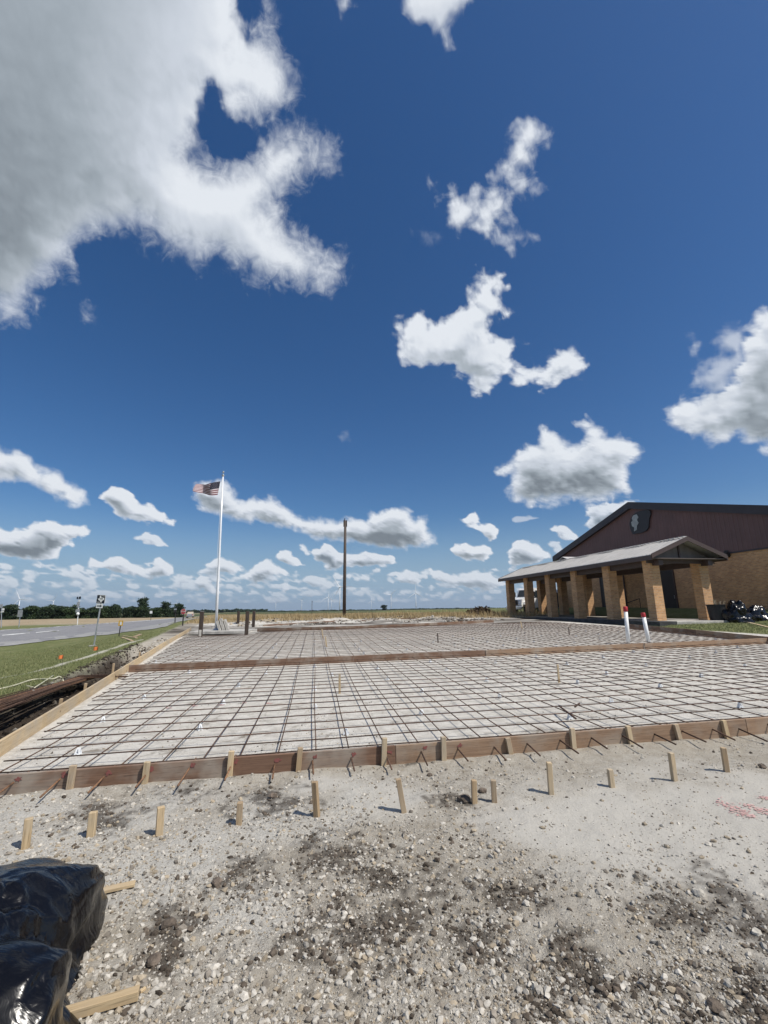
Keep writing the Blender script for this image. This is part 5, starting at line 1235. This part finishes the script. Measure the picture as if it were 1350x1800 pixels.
def sign_root(name, label, cat, bpx, tpx, group=None, dz=-.02):
    b_ = at_pix(*bpx); b_ = np.array([b_[0], b_[1], tz(b_[0], b_[1])]); t_ = at_depth(tpx[0], tpx[1], b_[1]); d_ = t_ - b_
    ry = math.atan2(d_[0], d_[2]); o = thing(name, label, cat, (b_[0], b_[1], b_[2] + dz), 0, group, (0, ry, 0)); zd = (b_ - EYE) @ _f
    return o, float(np.linalg.norm(d_)), FPX / zd
def plate_(root, name, cx, cz, w, h, mat, y=-.05, th=.012, parent=None):
    return MB().box((cx, y, cz), (w, th, h), .002).build(name, M[mat], parent or root)
# route sign with state outline
r_, H, pm = sign_root('route_sign', 'leaning route marker sign with state outline and arrow plate on the lawn', 'road sign', (165,1135), (180,1045))
MB().tube([(0, 0, 0), (0, 0, H - .1)], .035, 8).build('post', M['steel'], r_)
S0 = 15.2 / pm; zc = H - S0 / 2; pl = plate_(r_, 'route_plate', 0, zc, S0, S0, 'signwhite'); plate_(r_, 'black_field', 0, zc, S0 * .95, S0 * .95, 'navy', -.060, .008, pl)
tx = [(.36,.95),(.52,.95),(.52,.74),(.66,.70),(.80,.68),(.93,.70),(.95,.58),(.97,.46),(.88,.40),(.76,.30),(.68,.20),(.66,.06),(.57,.10),(.50,.24),(.42,.34),(.34,.30),(.28,.38),(.20,.48),(.10,.56),(.36,.58)]
MB().prism([((x - .52) * S0 * .92, zc + (z - .5) * S0 * .92) for x, z in tx], -.074, -.067, 'y').build('state_outline', M['signwhite'], pl)
for q in range(4): MB().box((S0 * (-.03 + q * .085), -.0765, zc + S0 * .045), (S0 * .055, .004, S0 * .13)).build('route_digit_mark', M['navy'], pl)
for txt, x, z in (('FARM', .27, .37), ('ROAD', -.26, -.36)):
    o = link('lettering', text_mesh(txt, S0 * .17, .002, M['signwhite']), pl, (x * S0, -.068, zc + z * S0), (math.pi / 2, 0, 0))
az = zc - S0 * .78; ap = plate_(r_, 'arrow_plate', -S0 * .05, az, S0 * .78, S0 * .50, 'signwhite')
MB().prism([(-.28, -.05), (.10, -.05), (.10, -.15), (.30, 0), (.10, .15), (.10, .05), (-.28, .05)], -.064, -.058, 'y').build('arrow', M['navy'], ap, (-S0 * .05, 0, az), None).scale = (S0, 1, S0)
MB().box((0, .0, .03), (.3, .3, .06), .01).build('footing', M['concrete'], r_)
# yellow utility marker
r_, H, pm = sign_root('utility_marker', 'small yellow utility marker on a thin post at the road edge', 'marker post', (209,1118.5), (213,1091))
MB().tube([(0, 0, 0), (0, 0, H)], .03, 6).build('post', M['darksteel'], r_); q = plate_(r_, 'marker_plate', .02, H - .14, .30, .34, 'yellow', -.04); plate_(r_, 'marker_label', .03, H - .15, .12, .20, 'signwhite', -.05, .006, q)
# tall shield cluster
r_, H, pm = sign_root('route_shield_post', 'tall pale sign post with dark route shields across the road', 'road sign', (136,1098), (139,1048.5))
MB().tube([(0, 0, 0), (0, 0, H)], .055, 8).build('post', M['signwhite'], r_)
u1 = 1 / pm
for dx, w in ((-2.0, 2.6), (2.4, 3.6)): plate_(r_, 'route_shield', dx * u1, H - 2.3 * u1, w * u1, 4.4 * u1, 'navy', -.09)
for dx, dz, w, h in ((1.6, 7.5, 3.8, 2.0), (1.4, 10.5, 3.4, 2.6), (1.2, 15, 3.2, 5.5), (-1.4, 14, 2.0, 9), (-.2, 24.5, 7.5, 5.0)): plate_(r_, 'sign_back', dx * u1, H - dz * u1, w * u1, h * u1, 'steel' if dz > 8 else 'signwhite', -.09)
MB().lathe([(.01, -.22), (.16, -.16), (.22, 0), (.16, .16), (.01, .22)], 10, (.9 * u1, -.14, H - 30 * u1)).build('reflector', M['signwhite'], r_)
# other roadside signs
def simple_sign(label, bpx, tpx, plates, postmat='steel', pr=.045, cat='road sign', group='far roadside signs'):
    r_, H, pm = sign_root('road_sign', label, cat, bpx, tpx, group); u1 = 1 / pm
    MB().tube([(0, 0, 0), (0, 0, H)], pr, 6).build('post', M[postmat], r_)
    for nm, dx, dz, w, h, mt in plates: plate_(r_, nm, dx * u1, H - dz * u1, w * u1, h * u1, mt, -.08)
    return r_, H, u1
simple_sign('post with paired dark and white signs at the left edge across the road', (2,1104), (3,1062), [('sign_plate', -1, 3, 8, 6, 'steel'), ('sign_plate', -3, 9.5, 4, 4, 'navy'), ('sign_plate', 4, 9.5, 4, 4, 'signwhite'), ('sign_plate', -3.5, 13.5, 4, 2.4, 'signwhite'), ('sign_plate', 2.5, 13.5, 5, 2.2, 'signwhite')])
simple_sign('grey back of a square road sign across the road on the left', (33,1103), (36.5,1072), [('sign_plate', .5, 6, 8.5, 12, 'steel')])
simple_sign('small white road sign in front of the trees', (265,1091), (266,1073.5), [('sign_plate', 0, 2.5, 4.6, 4.6, 'signwhite')], 'darksteel')
simple_sign('small dark sign on a thin post on the grass wedge', (307.5,1095), (309,1069), [('sign_plate', 0, 1.5, 5, 2.4, 'steel'), ('sign_plate', 0, 4.6, 5, 2.6, 'darksteel')], 'darksteel')
r_, H, pm = sign_root('stop_sign', 'red octagonal stop sign on the grass wedge near the road', 'stop sign', (321,1100), (323.5,1068.5)); u1 = 1 / pm; MB().tube([(0, 0, 0), (0, 0, H)], .05, 6).build('post', M['darksteel'], r_)
def octo(R0, y0, y1): return MB().prism([(R0 * math.cos(math.pi / 8 + k_ * math.pi / 4), H - 6 * u1 + R0 * math.sin(math.pi / 8 + k_ * math.pi / 4)) for k_ in range(8)], y0, y1, 'y')
pl = octo(5.0 * u1, -.075, -.06).build('sign_plate', M['signwhite'], r_); octo(4.6 * u1, -.083, -.078).build('red_field', M['red'], pl)
link('lettering', text_mesh('STOP', 3.6 * u1, .004, M['signwhite']), pl, (0, -.09, H - 6 * u1), (math.pi / 2, 0, 0))
# scraps of board at the marker
scrap('split board lying on the grass by the yellow marker, front one', (214,1121), (232,1127.5), .14, .04, 'pine_old', name='plank', group='boards on the grass by the marker')
scrap('split board lying on the grass by the yellow marker, back one', (216,1118.5), (240,1122), .12, .04, 'pine_old', name='plank', group='boards on the grass by the marker')
scrap('pale board end on the grass near the yellow marker', (236,1120.5), (247,1116), .16, .05, 'pine_old', name='plank', group='boards on the grass by the marker')
# vehicle going away on the road
p = at_pix(334, 1086.5); cv = thing('pickup', 'tan pickup truck seen from behind far along the road', 'pickup', (p[0], p[1], tz(p[0], p[1]) + .03), R(18))
MB().box((0, 0, .95), (1.95, 5.2, .85), .08).build('body', M['tan'], cv)
MB().prism([(-.6, 1.37), (1.7, 1.37), (1.2, 1.95), (-.3, 1.95)], -.85, .85, 'x').build('cab', M['tan'], cv)
MB().box((0, -2.62, 1.05), (1.5, .04, .5)).build('tailgate', M['steel'], cv); MB().box((0, -2.68, .58), (1.9, .15, .2), .02).build('bumper', M['chrome'], cv)
for x in (-.85, .85):
    MB().box((x, -2.62, 1.05), (.14, .05, .4)).build('tail_lamp', M['red'], cv)
    for y in (-1.7, 1.7): MB().lathe([(.2, -.12), (.38, -.12), (.38, .12), (.2, .12)], 14).build('wheel', M['black'], cv, (x, y, .38), (0, math.pi / 2, 0))

# ------------------------------------------------------------------ wind turbines
tw = MB().tube([(0, 0, -8), (0, 0, 45), (0, 0, 88.5)], [2.2, 1.8, 1.3], 8).mesh('tower', M['turbine'], True)
na = MB().box((0, 1.5, 90), (3.4, 9, 3.6), .5).mesh('nacelle', M['turbine'])
hb = MB().lathe([(.2, -1.6), (1.3, -1.2), (1.6, 0), (1.5, 1.2)], 10).mesh('hub', M['turbine'], True)
bl = MB().add([(-.9, 0, 1.2), (.9, .5, 1.2), (1.9, .45, 9), (-1.5, 0, 9), (1.1, .3, 28), (-.9, 0, 28), (.25, .1, 52), (-.25, 0, 52), (-.6, -.9, 1.2), (-.8, -.6, 9), (-.4, -.35, 28), (0, -.1, 52)], [(0, 1, 2, 3), (3, 2, 4, 5), (5, 4, 6, 7), (8, 9, 2, 1), (9, 10, 4, 2), (10, 11, 6, 4), (0, 3, 9, 8), (3, 5, 10, 9), (5, 7, 11, 10)]).mesh('blade', M['turbine'])
ords = []
for px, hy, ang, lab in [(31,1053,95,'wind turbine above the trees, leftmost on the horizon'),(91,1056,35,'wind turbine above the trees with two blades raised like a Y'),(309,1061,25,'small wind turbine just left of the stop sign'),(484.5,1060,70,'smallest wind turbine right of the flagpole posts'),(530,1055.5,50,'wind turbine just left of the thin upright rod'),(576.7,1049.6,5,'wind turbine left of the utility pole, taller of a close pair'),(582.6,1054,20,'wind turbine left of the utility pole, shorter of a close pair'),(597,1032,88,'tallest wind turbine, right beside the utility pole'),(653,1056.7,0,'faint small wind turbine right of the utility pole'),(687.6,1046,45,'wind turbine above the dark far bush'),(731.5,1042.5,0,'wind turbine farthest to the right on the horizon')]:
    hor = 1072 - .0105 * (px - 675); dist = FPX * 90 / max(4, hor - hy); d_ = pix_ray(px, hor); d_ = d_ / math.hypot(d_[0], d_[1])
    x, y = d_[0] * dist, d_[1] * dist; z = EYE[2] + dist * (pix_ray(px, hy)[2] / math.hypot(*pix_ray(px, hy)[:2])) - 90
    t = thing('wind_turbine', lab, 'wind turbine', (x, y, z), random.uniform(-.5, .5), 'wind turbines on the horizon')
    link('tower', tw, t); link('nacelle', na, t); h_ = link('hub', hb, t, (0, -4.2, 90), (math.pi / 2, 0, 0))
    for k_ in range(3): link('blade', bl, t, (0, -4.4, 90), (0, R(ang + 120 * k_), 0))

# ------------------------------------------------------------------ trees
def crown_mesh(name, lobes, n, leaf, mat, seed):
    g2 = np.random.default_rng(seed); w = np.array([l[3] * l[4] * l[5] for l in lobes]); w = w / w.sum(); idx = g2.choice(len(lobes), n, p=w); Lb = np.array(lobes)[idx]
    d_ = g2.normal(size=(n, 3)); d_ /= np.linalg.norm(d_, axis=1)[:, None]; r = g2.random(n) ** .45
    C = Lb[:, :3] + d_ * Lb[:, 3:6] * r[:, None] * (1 + .25 * g2.normal(size=(n, 1)) * .5)
    a = g2.normal(size=(n, 3)); a /= np.linalg.norm(a, axis=1)[:, None]; b_ = np.cross(a, g2.normal(size=(n, 3))); b_ /= np.linalg.norm(b_, axis=1)[:, None]
    s = leaf * g2.uniform(.6, 1.4, (n, 1)); V = np.stack([C - a * s, C + b_ * s * .7, C + a * s, C - b_ * s * .7], 1).reshape(-1, 3)
    me = np_mesh(name, V, np.arange(4 * n).reshape(-1, 4)); me.materials.append(M[mat]); return me
def lobes_for(h, w, seed, base=.15, k=9):
    g2 = np.random.default_rng(seed); L = []
    for i in range(k):
        t = g2.uniform(base, .9); rr = w * (.55 * (1 - abs(t - .5))) ; a = g2.uniform(0, 6.28); q = g2.uniform(0, .75) * rr
        L.append((q * math.cos(a), q * math.sin(a), h * t, w * g2.uniform(.22, .34), w * g2.uniform(.22, .34), h * g2.uniform(.12, .2)))
    return L
trunk_me = MB().tube([(0, 0, -.5), (.05, 0, 1.5), (-.1, .1, 3.6)], [.22, .17, .08], 7).mesh('trunk', M['bark'], True)
crowns = [crown_mesh('crown', lobes_for(7.0, 9.0, 50 + i, .04, 14), 2300, .36, 'leafdark' if i % 2 else 'leaf', 60 + i) for i in range(4)]
lone = [crown_mesh('crown', lobes_for(9.5, 8.0, 80 + i, .42, 8), 1500, .36, 'leafdark', 90 + i) for i in range(2)]
def tree(x, y, crown, s, label, group):
    t = thing('tree', label, 'tree', (x, y, float(terrain(np.array([x]), np.array([y]), False)[0])), random.uniform(0, 6), group)
    link('trunk', trunk_me, t, None, None, (s, s, s)); link('crown', crown, t, None, None, (s, s, s * random.uniform(.85, 1.12)))
for i in range(52):
    px = -34 + i * 6.3 + random.uniform(-1.5, 1.5); p = at_pix(px, 1089.3 - px * .0135); tree(p[0], p[1] + random.uniform(0, 16), random.choice(crowns), random.uniform(.82, 1.0) * np.hypot(p[0], p[1]) / 300, 'dark green tree in the dense hedgerow beyond the road', 'trees of the hedgerow beyond the road')
for px, s, lab in [(219,1.25,'taller round tree rising above the hedgerow, left of three'),(255,1.2,'taller tree rising above the hedgerow, middle of three'),(281,1.0,'taller tree rising above the hedgerow, right of three')]:
    p = at_pix(px, 1086); tree(p[0], p[1] + 12, lone[px % 2], s * np.hypot(p[0], p[1]) / 330, lab, 'taller trees above the hedgerow')
def far_mass(name, pxs, y0, hmin, hmax, dist, n, leaf, mat, seed):
    g2 = np.random.default_rng(seed); V = []; 
    px = g2.uniform(pxs[0], pxs[1], n); prof = hmin + (hmax - hmin) * np.clip(.5 + fbm(px * .09, px * 0 + seed, None, 4) * 1.2, 0, 1)
    C = np.zeros((n, 3))
    for i in range(n):
        d_ = pix_ray(px[i], 1072 - .0105 * (px[i] - 675)); d_ = d_ / math.hypot(d_[0], d_[1]); rr = dist * (1 + .05 * g2.random()); C[i] = (d_[0] * rr, d_[1] * rr, 0)
    C[:, 2] = terrain(C[:, 0], C[:, 1], False) + prof * g2.random(n)
    a = g2.normal(size=(n, 3)); a /= np.linalg.norm(a, axis=1)[:, None]; b_ = np.cross(a, g2.normal(size=(n, 3))); b_ /= np.linalg.norm(b_, axis=1)[:, None]; s = leaf * g2.uniform(.6, 1.4, (n, 1))
    me = np_mesh(name, np.stack([C - a * s, C + b_ * s, C + a * s, C - b_ * s], 1).reshape(-1, 3), np.arange(4 * n).reshape(-1, 4)); me.materials.append(M[mat]); return struct(link(name, me), 'stuff')
far_mass('distant_woods', (296, 470), 1074, 3, 7, 900, 3500, 1.3, 'leafdark', 5)
far_mass('distant_hedge', (455, 900), 1072, .8, 2.0, 700, 5000, .7, 'leafdark', 6)
p = at_pix(675, 1075); tree(*(pix_ray(675, 1072)[:2] / pix_ray(675, 1072)[1] * 600), crowns[1], 1.15, 'lone dark bush on the far horizon right of the utility pole', 'lone far bushes')
p = at_pix(845, 1081); bp_ = crown_mesh('brush_pile', [(-.6, 0, .3, .9, .6, .4), (.2, 0, .45, .9, .6, .5), (.8, 0, .25, .8, .6, .35)], 700, .13, 'brush', 33)
tag(link('brush_pile', bp_, None, (p[0], p[1], tz(p[0], p[1]))), 'dark tangled brush pile on the far lawn edge left of the canopy', 'brush pile')

# ------------------------------------------------------------------ grass
def blades(name, XY, h, wdt, mat, seed, lean=.5):
    g2 = np.random.default_rng(seed); n = len(XY); z = terrain(XY[:, 0], XY[:, 1]); a = g2.uniform(0, 6.28, n); hh = h * g2.uniform(.5, 1.3, n)
    dx, dy = np.cos(a) * wdt / 2, np.sin(a) * wdt / 2; B0 = np.stack([XY[:, 0] - dx, XY[:, 1] - dy, z - .01], -1); B1 = np.stack([XY[:, 0] + dx, XY[:, 1] + dy, z - .01], -1)
    T = np.stack([XY[:, 0] + g2.normal(size=n) * lean * hh, XY[:, 1] + g2.normal(size=n) * lean * hh, z + hh], -1)
    me = np_mesh(name, np.stack([B0, B1, T], 1).reshape(-1, 3), np.arange(3 * n).reshape(-1, 3)); me.materials.append(M[mat]); return struct(link(name, me), 'stuff')
def cast_many(px, py):
    P_ = cast_plane(px, py)
    return P_
N = 150000; r = 7.5 * (34 / 7.5) ** g.random(N); th = R(-46) + R(34) * g.random(N); XY = np.stack([r * np.sin(th), r * np.cos(th)], -1)
w = left_w(XY[:, 0], XY[:, 1]); ed = sheet_edge = np.array(near_edge)
# keep off the road: nearer than its near edge as seen along each bearing
eb = np.arctan2(ed[:, 0], ed[:, 1]); er = np.hypot(ed[:, 0], ed[:, 1]); o_ = np.argsort(eb); lim = np.interp(th, eb[o_], er[o_])
k = (w > 1.35 + .3 * fbm(XY[:, 0] * 1.3, XY[:, 1] * 1.3, None, 3)) & (r < lim - .15) & (seg_dist(XY[:, 0], XY[:, 1], LINE) > .12)
blades('lawn_grass', XY[k], .055, .012, 'grassblade', 21)
N = 26000; a_ = g.uniform(16.5, 30, N); b_ = g.uniform(9, 23.5, N); XY = np.stack([a_ * BX - b_ * BY, a_ * BY + b_ * BX], -1); zn = zones(XY[:, 0], XY[:, 1])
blades('lawn_grass_by_hall', XY[zn['grass'] > .6], .075, .02, 'grassblade', 22)
N = 60000; r = 40 * (230 / 40) ** g.random(N); th = R(-24) + R(44) * g.random(N); XY = np.stack([r * np.sin(th), r * np.cos(th)], -1); zn = zones(XY[:, 0], XY[:, 1])
k = (zn['field'] > .5) & (left_w(XY[:, 0], XY[:, 1]) < 4) & (fbm(XY[:, 0] * .12, XY[:, 1] * .05, None, 3) > -.15)
blades('dry_field_grass', XY[k], .26, .05, 'dryblade', 23, .35)
N = 9000; XY = np.stack([g.uniform(-22, 16, N), g.uniform(39, 50, N)], -1); k = (left_w(XY[:, 0], XY[:, 1]) < 0) & (np.hypot(XY[:, 0] + 10, XY[:, 1] - 29) > 5) & (fbm(XY[:, 0] * .3, XY[:, 1] * .3, None, 3) > .0)
blades('dry_weeds', XY[k], .55, .05, 'dryblade', 24, .3)

# ------------------------------------------------------------------ air
hm, hn, hl = new_mat('thin_haze'); hv = hn.new('ShaderNodeVolumePrincipled'); ho = hn.new('ShaderNodeOutputMaterial')
hv.inputs['Color'].default_value = (.80, .88, 1.0, 1); hv.inputs['Density'].default_value = 7e-5; hv.inputs['Anisotropy'].default_value = .3
hl.new(hv.outputs[0], ho.inputs['Volume'])
MBH = MB().box((0, 0, 82), (22000, 22000, 182)); haze = MBH.build('haze', hm); struct(haze, 'stuff')
